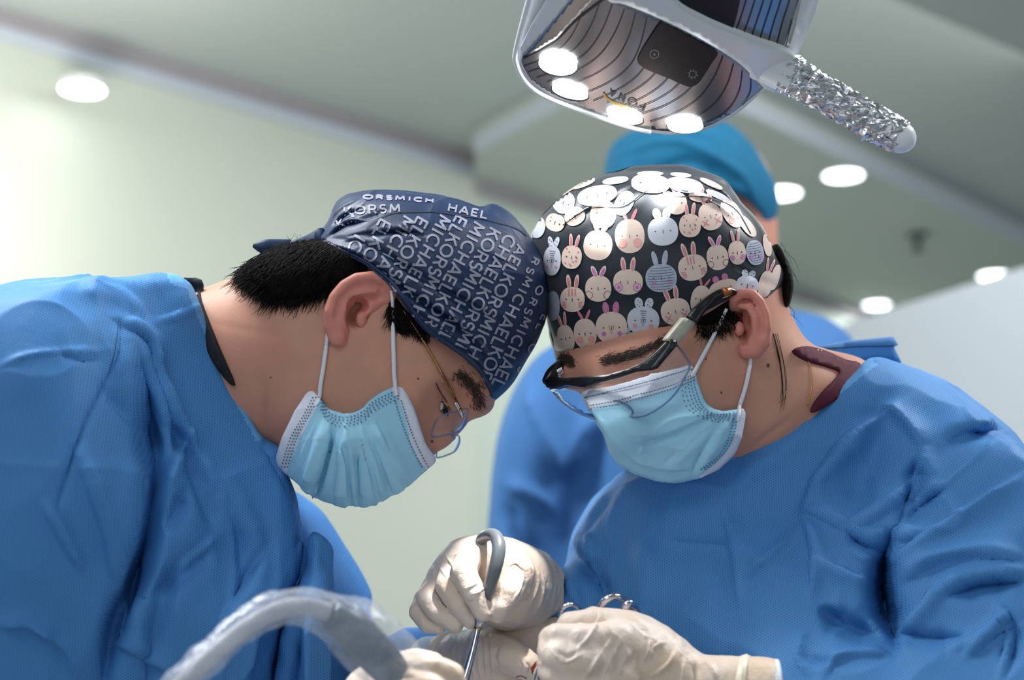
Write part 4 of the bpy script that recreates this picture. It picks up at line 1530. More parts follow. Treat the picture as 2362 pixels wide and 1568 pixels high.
stripR = [(903, 896), (905, 880), (945, 870), (1040, 1060), (1004, 1080), (988, 1088), (964, 1058), (947, 1020), (938, 975), (924, 930)]
maskA = split_link('face_mask', v, q, M_mask, pA, [('white_edge', stripL, M_maskw), ('white_edge', stripR, M_maskw)])
maskA['label'] = 'pleated pale blue disposable mask with white edges'
SM = Surf(v, q)
dots = []
def dot_row(surf, pts, n, s=2.0, lift=0.0011, out=dots, sq=1.0):
    c = densify(spline(pts, 6, False), 1, False)
    idx = np.linspace(0, len(c) - 1, n).astype(int)
    for i in idx:
        j = min(i + 1, len(c) - 1); k = max(i - 1, 0)
        a = math.degrees(math.atan2(*(c[j] - c[k])[::-1]))
        r = math.radians(a)
        R = np.array([[math.cos(r), -math.sin(r)], [math.sin(r), math.cos(r)]])
        P = c[i] + np.array([(-s * sq, -s), (s * sq, -s), (s * sq, s), (-s * sq, s)]) @ R.T
        out.append(surf.decal(P, lift))
for o_ in (0, 7, 13):
    dot_row(SM, [(722 + o_, 918), (702 + o_ * .9, 958), (672 + o_, 1010), (652 + o_, 1075)], 24, 1.6)
for o_ in (-14, 0):
    dot_row(SM, [(925 + o_, 925), (942 + o_, 980), (962 + o_, 1030), (985 + o_, 1075)], 24, 1.6)
for o_, n in ((9, 26), (16, 26), (23, 24), (30, 22)):
    dot_row(SM, [(742, 915 + o_), (762, 945 + o_), (800, 955 + o_), (840, 940 + o_), (862, 918 + o_), (918, 890 + o_)], n, 1.7)
put(dots, 'weld_dots', M_stitch, maskA)['kind'] = 'stuff'
# wire bulge row and ear loops
eB = L(756, 768, 1.222); eT = L(905, 690, 1.222)
mB = on(SM, 734, 914, 0.002, 1.225); mT = on(SM, 912, 900, 0.002, 1.225)
tube('ear_loop', np.concatenate([[eB], path(SA, [(753, 795), (747, 840), (739, 890)], .0018, 1.23, 20), [mB, mB + np.array([-0.001, -0.006, 0])]]), [.0013, .0015, .0015, .0015, .0015, .0014], M_loop, maskA, 10)
tube('ear_loop', np.concatenate([[eT + np.array([-.001, .006, .002]), eT], path(SA, [(906, 712), (907, 780), (909, 860)], .0022, 1.23, 18), [mT, mT + np.array([0.001, -0.004, 0])]]), [.001, .0014, .0015, .0016, .0016, .0016, .0014], M_loop, maskA, 10)
for (x, y, r) in ((732, 928, 8), (914, 905, 8)):
    put([SM.decal(ellipse(x, y, 5, 9, 20), 0.0016)], 'loop_weld', M_maskw, maskA)

# ---- glasses
gl = empty('eyeglasses', Vector(W(1050, 980, 1.26)), 'clear rimless eyeglasses with thin gold temple on the left person', 'glasses')
tp = np.concatenate([path(SC, [(797, 632), (840, 646), (905, 688), (925, 708)], .0015, 1.232, 20), path(SA, [(945, 738), (985, 800), (1020, 862), (1052, 922)], .0032, 1.236, 20), [L(1063, 948, 1.236)]])
tube('temple', tp, .0010, M_gold, gl, 8, n=4)
tube('temple_tip', Lm([(797, 631, 1.2315), (815, 637, 1.2315)]), .0017, M_gold, gl, 10)
tube('hinge', Lm([(1050, 928, 1.241), (1062, 948, 1.243), (1066, 958, 1.246)]), .0018, M_steel, gl, 8)
lensN = [(998, 990), (1008, 968), (1025, 956), (1050, 950), (1077, 942), (1079, 955), (1072, 978), (1058, 994), (1030, 1003), (1004, 1008), (995, 1004)]
lt = lambda P: 1.252 + (P[:, 0] - 1040) / 1000 * 0.12 + (P[:, 1] - 975) / 1000 * 0.1
o = thick_sheet(densify(spline(lensN, 4), 5), lt, 8, 0.0018, 'lens', M_glass, gl)
lp = spline(lensN, 4)
tube('lens_edge', [L(x, y, float(lt(np.array([[x, y]]))[0])) for x, y in lp], .0006, M_rim, gl, 8, smoothpath=False, closed=True)
lensF = [(1006, 1052), (1012, 1030), (1030, 1015), (1056, 1004), (1060, 1020), (1050, 1040), (1030, 1050), (1012, 1055)]
lf = lambda P: 1.345 + 0 * P[:, 0]
thick_sheet(densify(spline(lensF, 4), 5), lf, 8, 0.0018, 'lens', M_glass, gl)
tube('lens_edge', [L(x, y, 1.345) for x, y in spline(lensF, 4)], .0006, M_rim, gl, 8, smoothpath=False, closed=True)
tube('bridge', Lm([(1045, 998, 1.262), (1052, 992, 1.29), (1050, 1003, 1.32), (1046, 1012, 1.343)]), .0009, M_gold, gl, 8)
tube('nose_pad', Lm([(1040, 1000, 1.27), (1046, 1008, 1.278), (1040, 1014, 1.282)]), .0018, M_rim, gl, 8)
# coiled cord end behind the ear
cc = empty('glasses_cord_coil', Vector(W(829, 628, 1.245)), 'small black spiral coil above the ear of the left person', 'cord')
sp = [L(829 + (4 + 13 * t) * math.cos(t * 22), 634 + (4 + 13 * t) * 0.9 * math.sin(t * 22), 1.236 + 0.003 * t) for t in np.linspace(0, 1, 60)]
tube('coil', sp, .0009, M_black, cc, 6, smoothpath=False)

# ---- undershirt collar
collar = [(424, 652), (455, 648), (462, 668), (480, 730), (505, 800), (535, 870), (515, 850), (480, 790), (450, 720)]
thick_sheet(densify(spline([(418, 650), (457, 648), (464, 690), (482, 745), (508, 812), (540, 890), (500, 850), (455, 760)], 3), 8), lambda P: SA.depth(P, 1.27, 0.004), 10, 0.003, 'undershirt_collar', M_black_shirt, pA)

# ---- gown
gout = [(-420, 740), (-150, 690), (0, 666), (60, 653), (180, 645), (300, 645), (390, 638), (440, 652), (520, 650), (650, 690), (720, 800), (740, 950), (720, 1060), (700, 1120), (676, 1198), (668, 1250), (650, 1330), (625, 1420), (610, 1568), (600, 1800), (420, 1860), (-420, 1860)]
gclip = [(-900, 700), (-150, 690), (0, 666), (60, 654), (180, 646), (300, 645), (390, 638), (440, 651), (455, 690), (478, 745), (508, 815), (545, 895), (580, 965), (606, 1012), (625, 1020), (640, 1040), (655, 1095), (672, 1150), (678, 1198), (800, 1260), (800, 2100), (-600, 2100)]
vg = Vol.around([(-300, 620), (760, 1800)], 1.30, 1.02, 1.56, 0.0038)
fg = vg.pillow(gout, 1.33, 0.19, e=0.9)
vg.add(fg)
armp = [(-420, 780), (-100, 715), (60, 690), (180, 695), (262, 745), (310, 850), (340, 980), (345, 1120), (322, 1260), (275, 1400), (240, 1500), (225, 1640), (235, 1860), (-420, 1860)]
vg.add(vg.pillow(armp, 1.20, 0.085, e=0.8), 0.04)
chestp = [(400, 700), (470, 740), (540, 880), (600, 1000), (640, 1080), (670, 1190), (655, 1300), (620, 1420), (600, 1568), (590, 1860), (400, 1860), (420, 1500), (480, 1250), (440, 1000), (380, 850)]
vg.add(vg.pillow(chestp, 1.235, 0.05, e=0.9), 0.06)
# valley between arm and chest
vg.sub(vg.caps(Lm([(300, 800, 1.075), (345, 900, 1.085), (362, 1040, 1.09), (350, 1190, 1.09), (300, 1330, 1.075), (255, 1480, 1.07)]), [.006, .02, .03, .034, .026, .014]), 0.03)
vg.sub(vg.caps(Lm([(352, 930, 1.115), (366, 1040, 1.125), (352, 1190, 1.125), (300, 1330, 1.11)]), [.010, .020, .022, .012]), 0.02)
dd = seg_dist(np.stack([vg.X.ravel(), vg.Y.ravel()], 1), np.array([L(a, b, 1.25)[:2] for a, b in ((402, 600), (440, 652), (478, 745), (545, 895), (606, 1012), (640, 1060), (680, 1200))]), False)[0].reshape(vg.X.shape)
zlim = (1.248 - 0.75 * dd - 1.0 * np.maximum(dd - 0.04, 0)).astype(np.float32)
vg.cutr(((zlim[..., None] - vg.zs[None, None, :]) * 0.7).astype(np.float32), 0.02)
vg.cutr(vg.cone(densify(gclip, 20), smooth=False), 0.008)
v, q = vg.mesh(2)
v, q = subdivide(v, q)
v = relax_mesh(v, q, 2)
FA = [
    ([(268, 752), (262, 830), (235, 900), (190, 990), (160, 1080), (130, 1180)], -2.2, 7, 'r', .6),
    ([(278, 752), (340, 790), (352, 850)], 5.5, 20, 's', .5),
    ([(290, 790), (310, 900), (345, 1000), (348, 1090)], -4, 14, 'r'),
    ([(352, 840), (380, 930), (425, 1010), (470, 1080), (505, 1150)], 7.5, 24, 's'),
    ([(260, 750), (300, 850), (345, 960), (342, 1060), (300, 1150)], 6, 30, 'r'),
    ([(425, 1005), (395, 1080), (365, 1150), (345, 1190)], 8, 18, 's', .4),
    ([(430, 1010), (455, 1090), (490, 1180), (500, 1230)], -6, 20, 'r'),
    ([(500, 1230), (430, 1290), (400, 1340)], 5, 18, 's'),
    ([(505, 1150), (520, 1290), (525, 1420), (500, 1568)], 6, 22, 's', .6),
    ([(470, 700), (400, 730), (350, 742)], 1.6, 10, 's'),
    ([(180, 660), (270, 690), (320, 740)], 3.5, 18, 'r'),
    ([(0, 850), (60, 825), (130, 815), (200, 815), (250, 812)], 1.6, 7, 's'),
    ([(130, 810), (180, 835), (230, 832)], -1.8, 6, 'r'),
    ([(230, 890), (300, 960), (340, 1010), (345, 1060)], -3, 14, 'r'),
    ([(170, 1020), (210, 1130), (250, 1250), (270, 1400), (255, 1500)], 6, 24, 's'),
    ([(100, 1150), (150, 1250), (190, 1320)], 3.5, 24, 's'),
    ([(70, 1440), (150, 1500), (170, 1568)], 5, 20, 's'),
    ([(0, 1450), (60, 1440), (120, 1480)], 5, 20, 's'),
    ([(515, 1090), (560, 1180), (600, 1300), (560, 1420)], 2.5, 20, 'r'),
    ([(600, 1020), (640, 1090), (668, 1150)], -3, 8, 'r'),
    ([(615, 1250), (570, 1330), (510, 1420)], -2.5, 12, 'r'),
    ([(455, 700), (480, 760), (520, 850), (560, 940), (600, 1020)], 1.0, 6, 'r', .8),
    ([(440, 835), (480, 845), (515, 855)], 0.8, 4, 's'),
    ([(540, 1400), (570, 1460), (560, 1568)], 3, 14, 's'),
    ([(250, 1480), (330, 1500), (420, 1568)], 5, 24, 's'),
]
v = folds(v, q, [(f_[0], float(np.clip(f_[1] * 2.0, -f_[2] * .36, f_[2] * .36)), f_[2] * 1.1) + tuple(f_[3:]) for f_ in FA])
v = relax_mesh(v, q, 1)
v = trough(v, [([(300, 800), (340, 900), (352, 1040), (348, 1180), (318, 1310), (262, 1450), (240, 1568)], 42, 30), ([(345, 960), (400, 1010), (440, 1060)], 10, 26), ([(430, 1120), (400, 1180), (360, 1240)], 14, 26), ([(500, 1230), (430, 1310), (330, 1380)], 12, 26), ([(520, 1160), (540, 1300), (525, 1430)], 10, 22)], 1.27)
v = crumple(v, q, 71, 11, 0.006, (1.3, 0.7, 1))
v = crumple(v, q, 72, 22, 0.003, (1.3, 0.8, 1))
v = v + normals(v, q) * (0.0016 * noise3(v, 16, 1) + 0.0008 * noise3(v, 40, 2))[:, None]
collarA = [(398, 600), (402, 640), (440, 655), (455, 692), (478, 747), (508, 817), (545, 897), (580, 967), (604, 1012)]
gownA = split_link('surgical_gown', v, q, M_gown, pA, [('neck_binding', offset_band(collarA, 14, -60), M_bind)])
gownA['label'] = 'blue non-woven gown with soft creases'
SGA = Surf(v, q)
put([SGA.line([(275, 745), (262, 830), (230, 910), (185, 1000), (155, 1090)], 3, 0.0008)], 'seam', M_gown, gownA)
# far side of the gown with the far sleeve
vf = Vol.around([(540, 1050), (1110, 1800)], 1.40, 1.28, 1.56, 0.004)
farp = [(560, 1080), (650, 1120), (735, 1180), (790, 1262), (832, 1330), (858, 1388), (852, 1420), (870, 1480), (905, 1520), (900, 1800), (520, 1800)]
vf.add(vf.pillow(farp, 1.42, 0.085, e=0.7))
slv = [(800, 1540), (860, 1490), (930, 1456), (1000, 1448), (1052, 1452), (1048, 1478), (1010, 1502), (1000, 1560), (990, 1680), (820, 1760)]
vf.add(vf.pillow(slv, 1.375, 0.045, e=0.7), 0.02)
v, q = vf.mesh(2)
v = folds(v, q, [([(700, 1200), (715, 1350), (650, 1568)], 5, 20, 's'), ([(740, 1200), (800, 1320), (840, 1420)], 3, 20, 'r'), ([(900, 1470), (960, 1490), (1000, 1480)], 4, 8, 's'), ([(870, 1500), (940, 1520), (990, 1510)], 4, 8, 's'), ([(700, 1460), (780, 1500), (880, 1568)], 4, 18, 's')])
link('gown_sleeve', v, q, M_gown, gownA)

# ================================================================== RIGHT SURGEON
pB = empty('person', Vector(to_world(L(1750, 1800, 1.36)[None])[0]), 'person at right with rabbit print cap, safety goggles, pleated mask and blue gown', 'person')
headB = [(1244, 560), (1262, 500), (1320, 450), (1400, 420), (1500, 408), (1590, 415), (1665, 440), (1720, 490), (1762, 560), (1795, 640), (1815, 720), (1838, 780), (1905, 805), (1990, 830), (2050, 900), (2030, 1010), (1900, 1080), (1760, 1110),
         (1690, 1062), (1640, 1088), (1560, 1104), (1490, 1098), (1446, 1070), (1424, 1030), (1408, 985), (1378, 940), (1346, 914), (1322, 896), (1302, 874), (1286, 845), (1276, 800), (1262, 720), (1248, 640)]
DB = 1.335
vb = Vol.around(headB, DB, 1.21, 1.46, 0.0024)
vb.add(vb.pillow(headB, DB, 0.092, e=0.86))
# brow ridge, nose bridge and nose, cheekbone, eye hollows, jaw
vb.add(vb.caps(Lm([(1318, 862, 1.285), (1400, 848, 1.262), (1500, 815, 1.250)]), [0.009, 0.012, 0.012]), 0.016)
vb.sub(vb.ell(L(1340, 905, 1.268), (0.014, 0.010, 0.018)), 0.012)
vb.sub(vb.ell(L(1470, 880, 1.243), (0.026, 0.012, 0.016)), 0.014)
vb.add(vb.ell(L(1465, 882, 1.268), (0.018, 0.012, 0.013)), 0.008)
vb.add(vb.caps(Lm([(1380, 862, 1.268), (1392, 910, 1.250), (1420, 960, 1.232), (1432, 985, 1.228)]), [0.008, 0.008, 0.010, 0.012]), 0.014)
vb.add(vb.ell(L(1560, 905, 1.268), (0.034, 0.030, 0.026)), 0.03)
vb.add(vb.caps(Lm([(1790, 830, 1.30), (1760, 920, 1.285), (1700, 1010, 1.285)]), [0.014, 0.014, 0.012]), 0.03)
vb.sub(vb.caps(Lm([(1760, 960, 1.235), (1820, 920, 1.235), (1850, 860, 1.25)]), [0.006, 0.010, 0.006]), 0.02)
vb.sub(vb.ell(L(1722, 740, 1.245), (0.008, 0.013, 0.014)), 0.004)
vB, qB = vb.mesh(2)
vB = folds(vB, qB, [([(1436, 884), (1470, 893), (1510, 885)], -0.8, 4, 'r'), ([(1430, 872), (1470, 866), (1515, 868)], -0.8, 4, 'r'), ([(1560, 1010), (1640, 1040)], 0.5, 20, 'r'), ([(1720, 1040), (1790, 990), (1840, 950)], -1.0, 8, 'r')])
link('body', vB, qB, M_skin, pB)
SB = Surf(vB, qB)

# ear
ve = Vol(*[L(1655, 0, 1.255)[0], L(1800, 0, 1.255)[0], L(0, 845, 1.255)[1], L(0, 650, 1.255)[1]], 1.215, 1.305, 0.0011)
earp = [(1688, 700), (1698, 682), (1718, 672), (1740, 676), (1757, 694), (1768, 722), (1773, 755), (1768, 785), (1755, 806), (1738, 818), (1722, 820), (1710, 808), (1706, 785), (1712, 762), (1702, 735)]
ZE = 1.252
zc = ZE - 0.012 * np.clip((ve.X - L(1700, 0, ZE)[0]) / 0.03, -0.3, 1)
ve.add(ve.pillow(earp, ZE, 0.008, zc=zc, e=0.7))
rim = [(1689, 712, 1.250), (1692, 690, 1.244), (1712, 677, 1.240), (1736, 679, 1.237), (1753, 697, 1.235), (1764, 725, 1.234), (1768, 755, 1.234), (1763, 785, 1.236)]
ve.add(ve.caps(Lm(rim), [.003, .0034, .0037, .0038, .0038, .0038, .0038, .0036]), 0.004)
ve.add(ve.caps(Lm([(1758, 788, 1.238), (1742, 806, 1.241), (1724, 806, 1.244)]), [.005, .0065, .0065]), 0.006)
ve.sub(ve.caps(Lm([(1702, 697, 1.236), (1722, 690, 1.234), (1742, 705, 1.231), (1752, 735, 1.231), (1752, 765, 1.232)]), [.003, .0038, .004, .0038, .003]), 0.003)
ve.sub(ve.ell(L(1722, 738, 1.240), (0.0068, 0.0115, 0.014)), 0.002)
ve.sub(ve.ell(L(1716, 768, 1.243), (0.0042, 0.0085, 0.012)), 0.002)
ve.add(ve.caps(Lm([(1708, 706, 1.240), (1728, 708, 1.237), (1741, 730, 1.236), (1743, 765, 1.237), (1734, 785, 1.239)]), [.002, .0028, .003, .003, .0024]), 0.003)
ve.add(ve.ell(L(1705, 758, 1.247), (0.004, 0.0055, 0.005)), 0.003)
v, q = ve.mesh(1)
link('ear', v, q, M_ear, pB)

# cap
capOutB = [(1226, 560), (1232, 528), (1252, 498), (1300, 452), (1345, 424), (1400, 404), (1480, 397), (1550, 398), (1610, 408), (1658, 424), (1688, 450), (1702, 472), (1730, 500), (1752, 530), (1768, 565), (1782, 598), (1800, 625), (1804, 650), (1792, 680), (1770, 715),
           (1800, 760), (1800, 900), (1700, 1060), (1600, 1110), (1480, 1095), (1408, 1030), (1362, 940), (1320, 880), (1292, 850), (1278, 812), (1262, 740), (1250, 660), (1234, 610)]
hemB = [(1100, 300), (1100, 760), (1240, 790), (1292, 812), (1340, 805), (1400, 795), (1470, 780), (1540, 756), (1575, 742), (1600, 730), (1640, 712), (1680, 690), (1700, 684), (1760, 690), (1850, 700), (1900, 500), (1850, 300)]
vk = Vol.around([(1200, 385), (1815, 830)], DB, 1.20, 1.48, 0.0026)
vk.add(vk.pillow(capOutB, DB, 0.104, e=0.82))
vk.add(vk.caps(Lm([(1470, 408, 1.31), (1570, 408, 1.30), (1650, 432, 1.305)]), [.007, .009, .006]), 0.012)
vk.cut(vk.cone(hemB, 4))
v, q = vk.mesh(1)
v, q = subdivide(v, q)
v = relax_mesh(v, q, 2)
v = folds(v, q, [
    ([(1290, 520), (1330, 500), (1370, 478), (1440, 470)], 1.8, 10, 's'),
    ([(1370, 500), (1400, 470), (1440, 440), (1480, 420)], -1.6, 8, 'r'),
    ([(1480, 430), (1560, 440), (1640, 470), (1700, 510)], 2.0, 9, 's'),
    ([(1560, 420), (1640, 445), (1700, 490)], -1.8, 6, 'r'),
    ([(1600, 410), (1660, 440), (1695, 475)], 1.6, 6, 's'),
    ([(1250, 520), (1280, 500), (1310, 480)], 1.5, 8, 's'),
    ([(1680, 600), (1740, 640), (1790, 660)], -1.2, 9, 'r'),
    ([(1640, 690), (1700, 670), (1760, 640)], 1.2, 9, 's'),
])
capB = link('surgical_cap', v, q, M_capB, pB)
capB['label'] = 'dark surgical cap printed with rows of pale rabbit faces'
SK = Surf(v, q)
# printed rabbit faces: x, y, half width, half height, tilt, tone, ear kind, extras
rab = [
    (1277, 705, 16, 34, 0, 'g', 'n', ''), (1322, 690, 28, 29, 0, 'p', 's', 'w'), (1381, 665, 30, 30, 0, 'p', 'l', 'c'), (1449, 650, 34, 29, 0, 'p', 's', 'r'), (1525, 641, 36, 32, -4, 'g', 'm', 'd'), (1597, 617, 33, 30, -12, 'p', 's', 'w'), (1654, 594, 25, 29, -8, 'p', 'l', 'c'), (1699, 583, 20, 27, -6, 'p', 's', 'r'), (1740, 583, 20, 29, -10, 'g', 'n', ''), (1768, 566, 9, 26, -10, 'p', 'n', ''),
    (1307, 779, 19, 31, -12, 'p', 's', ''), (1351, 768, 26, 34, -4, 'p', 'k', 'b'), (1411, 754, 36, 36, -2, 'p', 'q', 't'), (1484, 738, 37, 32, 2, 'w', 't', 'o'), (1558, 717, 34, 30, -14, 'p', 's', 'x'), (1615, 690, 22, 32, 12, 'p', 'k', ''), (1668, 665, 34, 20, -18, 'p', 'q', ''), (1722, 658, 26, 22, 8, 'w', 't', ''), (1764, 655, 16, 31, 14, 'p', 's', ''), (1786, 640, 10, 30, 16, 'p', 'n', ''),
    (1275, 601, 20, 34, 4, 'w', 't', 'o'), (1320, 593, 23, 27, 8, 'p', 's', 'd'), (1380, 566, 33, 34, 8, 'p', 'l', ''), (1453, 545, 34, 39, -2, 'p', 'k', 'b'), (1529, 534, 35, 33, -4, 'w', 't', ''), (1591, 521, 25, 27, 0, 'p', 's', 'd'), (1638, 500, 27, 32, -14, 'p', 's', 'x'), (1687, 493, 20, 36, -32, 'p', 'n', 'b'), (1722, 522, 12, 30, -38, 'p', 'n', ''),
    (1241, 525, 18, 24, 14, 'w', 'n', ''), (1282, 514, 22, 20, 20, 'p', 'n', ''), (1327, 500, 24, 20, -30, 'p', 's', ''), (1302, 468, 24, 26, 26, 'w', 'n', ''), (1392, 495, 30, 32, 10, 'p', 'n', ''), (1378, 452, 46, 22, -12, 'p', 'n', ''), (1440, 470, 20, 30, 30, 'w', 'n', ''), (1500, 425, 44, 22, 4, 'p', 'n', ''), (1580, 428, 42, 16, 10, 'w', 'n', ''), (1560, 470, 24, 26, 0, 'p', 'k', ''), (1610, 455, 22, 12, 10, 'p', 's', ''), (1655, 452, 30, 7, 24, 'w', 'n', ''),
    (1262, 445, 18, 10, -35, 'p', 'n', ''), (1345, 425, 30, 8, -20, 'p', 'n', ''), (1290, 800, 10, 26, -8, 'p', 'n', ''), (1258, 690, 8, 30, 0, 'p', 'n', ''), (1640, 425, 28, 6, 25, 'p', 'n', ''),
    (1420, 418, 30, 8, -8, 'w', 'n', ''), (1500, 402, 30, 5, 0, 'p', 'n', ''), (1570, 405, 24, 5, 5, 'p', 'n', ''),
]
Lf = {'p': [], 'w': [], 'g': [], 'ear': [], 'lil': [], 'blu': [], 'ink': []}


def loc(x, y, rot, u, w):
    r = math.radians(rot)
    return (x + u * math.cos(r) - w * math.sin(r), y + u * math.sin(r) + w * math.cos(r))


for i, (x, y, a, b, rot, tone, ek, ex) in enumerate(rab):
    li = 0.0004
    if ek != 'n':
        for sd in (-1, 1):
            tiltdeg = {'s': 8, 'l': 24, 'm': 12, 'k': 26, 'q': 8, 't': 16}[ek] * sd
            el = {'s': 0.62, 'l': 0.5, 'm': 0.62, 'k': 0.42, 'q': 0.42, 't': 0.42}[ek] * b
            ew = {'s': 0.19, 'l': 0.2, 'm': 0.2, 'k': 0.13, 'q': 0.24, 't': 0.3}[ek] * min(a, 32)
            ex0, ey0 = loc(x, y, rot, sd * a * 0.32, -b * 0.92 - el * 0.72)
            col = {'s': 'p' if tone == 'p' else tone, 'l': 'p', 'm': 'g', 'k': 'ear', 'q': 'lil', 't': 'w'}[ek]
            Lf[col].append(SK.decal(ellipse(ex0, ey0, ew, el, rot + tiltdeg, 14), 0.0005))
            inner = {'s': 'ear', 'l': 'lil', 'm': 'g', 'k': None, 'q': 'ear', 't': None}[ek]
            if inner: Lf[inner].append(SK.decal(ellipse(ex0, ey0 + 1, ew * 0.55, el * 0.75, rot + tiltdeg, 10), 0.0008))
            if ek == 't':
                for (du, dw) in ((-2, -6), (3, -2), (-3, 3), (2, 7)):
                    Lf['ink'].append(SK.decal(ellipse(ex0 + du, ey0 + dw, 1.2, 1.2, 0, 6), 0.0009))
    Lf[tone].append(SK.decal(ellipse(x, y, a, b, rot, 40, 2.25), 0.0007, 7 if min(a, b) > 14 else 4))
    if a > 18 and b > 18:
        for sd in (-1, 1):
            Lf['ink'].append(SK.decal(ellipse(*loc(x, y, rot, sd * a * 0.5, 0), 1.7, 1.7, 0, 8), 0.001))
        if ex == 'b':
            for sd in (-1, 1): Lf['blu'].append(SK.decal(ellipse(*loc(x, y, rot, sd * a * 0.5, b * 0.4), a * .3, a * .3, 0, 14), 0.0009))
        elif ex in ('o', 't'):
            for sd in (-1, 1): Lf['blu' if ex == 'o' else 'lil'].append(SK.decal(ellipse(*loc(x, y, rot, sd * a * 0.5, b * 0.38), a * .14, a * .14, 0, 12), 0.0009))
            Lf['ink'].append(SK.line([loc(x, y, rot, -6, -4), loc(x, y, rot, 6, -4), loc(x, y, rot, 0, 14)], 1.2, 0.001, closed=True, n=1))
            if ex == 'o': 
                for k in range(5): Lf['ink'].append(SK.line([loc(x, y, rot, -7 + k, -22 + k * 5), loc(x, y, rot, 7 - k, -22 + k * 5)], 1.2, 0.001))
        elif ex == 'r':
            for sd in (-1, 1):
                Lf['lil'].append(SK.line(ellipse(*loc(x, y, rot, sd * a * 0.62, b * 0.42), a * .26, a * .26, 0, 14), 2.0, 0.0009, True, 1))
                Lf['lil'].append(SK.decal(ellipse(*loc(x, y, rot, sd * a * 0.62, b * 0.42), a * .13, a * .13, 0, 10), 0.0009))
        elif ex == 'c':
            for sd in (-1, 1): Lf['ink'].append(SK.line(ellipse(*loc(x, y, rot, sd * a * 0.72, b * 0.5), a * .3, a * .3, 0, 14), 1.0, 0.0009, True, 1))
        elif ex == 'w':
            for sd in (-1, 1):
                for k in range(4): Lf['ear'].append(SK.line([loc(x, y, rot, sd * a * 0.5, b * (.25 + .12 * k)), loc(x, y, rot, sd * a * 0.85, b * (.2 + .14 * k))], 2.0, 0.0009))
            for k in range(3): Lf['ear'].append(SK.line([loc(x, y, rot, -8 + k * 7, -b * .85), loc(x, y, rot, -8 + k * 7, -b * .25)], 2.4, 0.0009))
        elif ex == 'x':
            for sd in (-1, 1):
                for s2 in (-1, 1): Lf['ear'].append(SK.line([loc(x, y, rot, sd * a * .55 - 7, b * .4 - 7 * s2), loc(x, y, rot, sd * a * .55 + 7, b * .4 + 7 * s2)], 2.0, 0.0009))
        elif ex == 'd' and tone == 'p':
            for k in range(9):
                Lf['ear'].append(SK.decal(ellipse(*loc(x, y, rot, a * .6 * math.sin(k * 2.4), b * .7 * math.cos(k * 1.7)), 2, 2, 0, 8), 0.0009))
        elif tone == 'g':
            for k in range(9):
                w_ = -0.75 + k * 0.19
                hw = a * math.sqrt(max(0, 1 - w_ * w_)) * 0.85
                Lf['ink'].append(SK.line([loc(x, y, rot, -hw, w_ * b), loc(x, y, rot, 0, w_ * b + 1.5), loc(x, y, rot, hw, w_ * b)], 0.9, 0.0009, n=2))
            for sd in (-1, 1): Lf['lil'].append(SK.decal(ellipse(*loc(x, y, rot, sd * a * 0.5, b * 0.35), 4, 4, 0, 10), 0.001))
        Lf['ink'].append(SK.line([loc(x, y, rot, 0, -3), loc(x, y, rot, 0, 5)], 1.4, 0.001))
for k, nm, m in (('p', 'printed_rabbit_face', M_bpink), ('w', 'printed_rabbit_face', M_bwhite), ('g', 'printed_rabbit_face', M_bgrey)):
    for d in Lf[k]:
        if d is not None: link(nm if len(d[0]) > 20 else 'printed_rabbit_ear', d[0], d[1], m, capB)
for k, nm, m in (('ear', 'printed_ear_colour', M_bear), ('lil', 'printed_lilac_marks', M_blilac), ('blu', 'printed_blush', M_bblush), ('ink', 'printed_ink_lines', M_bink)):
    o = put(Lf[k], nm, m, capB)
    if o: o['kind'] = 'stuff'
put([SK.line([(1300, 520), (1345, 488), (1380, 478), (1440, 478), (1500, 440), (1560, 455), (1620, 455), (1690, 480), (1730, 540)], 2, 0.001)], 'seam', M_thread, capB)

# the print runs on round the far side and back of the cap
nrm = normals(v, q)
rs = np.random.RandomState(77)
PV = pix(v)
rc = np.array([(r_[0], r_[1]) for r_ in rab], float)
free = np.array([True] * len(v))
for r_ in rc: free &= ((PV - r_) ** 2).sum(1) > 44 ** 2
cand = np.where((nrm[:, 2] > -0.12) | ((nrm[:, 2] > -0.5) & free))[0]
rs.shuffle(cand)
kept = []
bt = SK.t
for i in cand:
    if len(kept) > 60: break
    if any(((v[i] - v[j]) ** 2).sum() < 0.024 ** 2 for j in kept): continue
    kept.append(i)
for n_, i in enumerate(kept):
    c0, n0 = v[i], nrm[i]
    up = np.array([0, 1.0, 0]) - n0 * n0[1]; up /= np.linalg.norm(up) + 1e-9
    sd = np.cross(up, n0)
    def snap(u, w, lift):
        h = bt.find_nearest(Vector(c0 + sd * u + up * w))
        m_ = np.array(h[1]); m_ = m_ if m_ @ n0 > 0 else -m_
        return np.array(h[0]) + m_ * lift
    def blob(cu, cw, a, b, lift, nn=18):
        V = [snap(cu, cw, lift)] + [snap(cu + a * math.cos(t), cw + b * math.sin(t), lift) for t in np.linspace(0, 2 * math.pi, nn, endpoint=False)]
        return np.array(V), [(0, k + 1, (k + 1) % nn + 1) for k in range(nn)]
    mm = (M_bpink, M_bpink, M_bwhite, M_bgrey)[n_ % 4]
    g = blob(0, 0, .0095, .0095, .0008); link('printed_rabbit_face', g[0], g[1], mm, capB)
    for s_ in (-1, 1):
        g = blob(.0035 * s_, .0118, .0016, .0045, .0006, 10); link('printed_rabbit_ear', g[0], g[1], mm, capB)

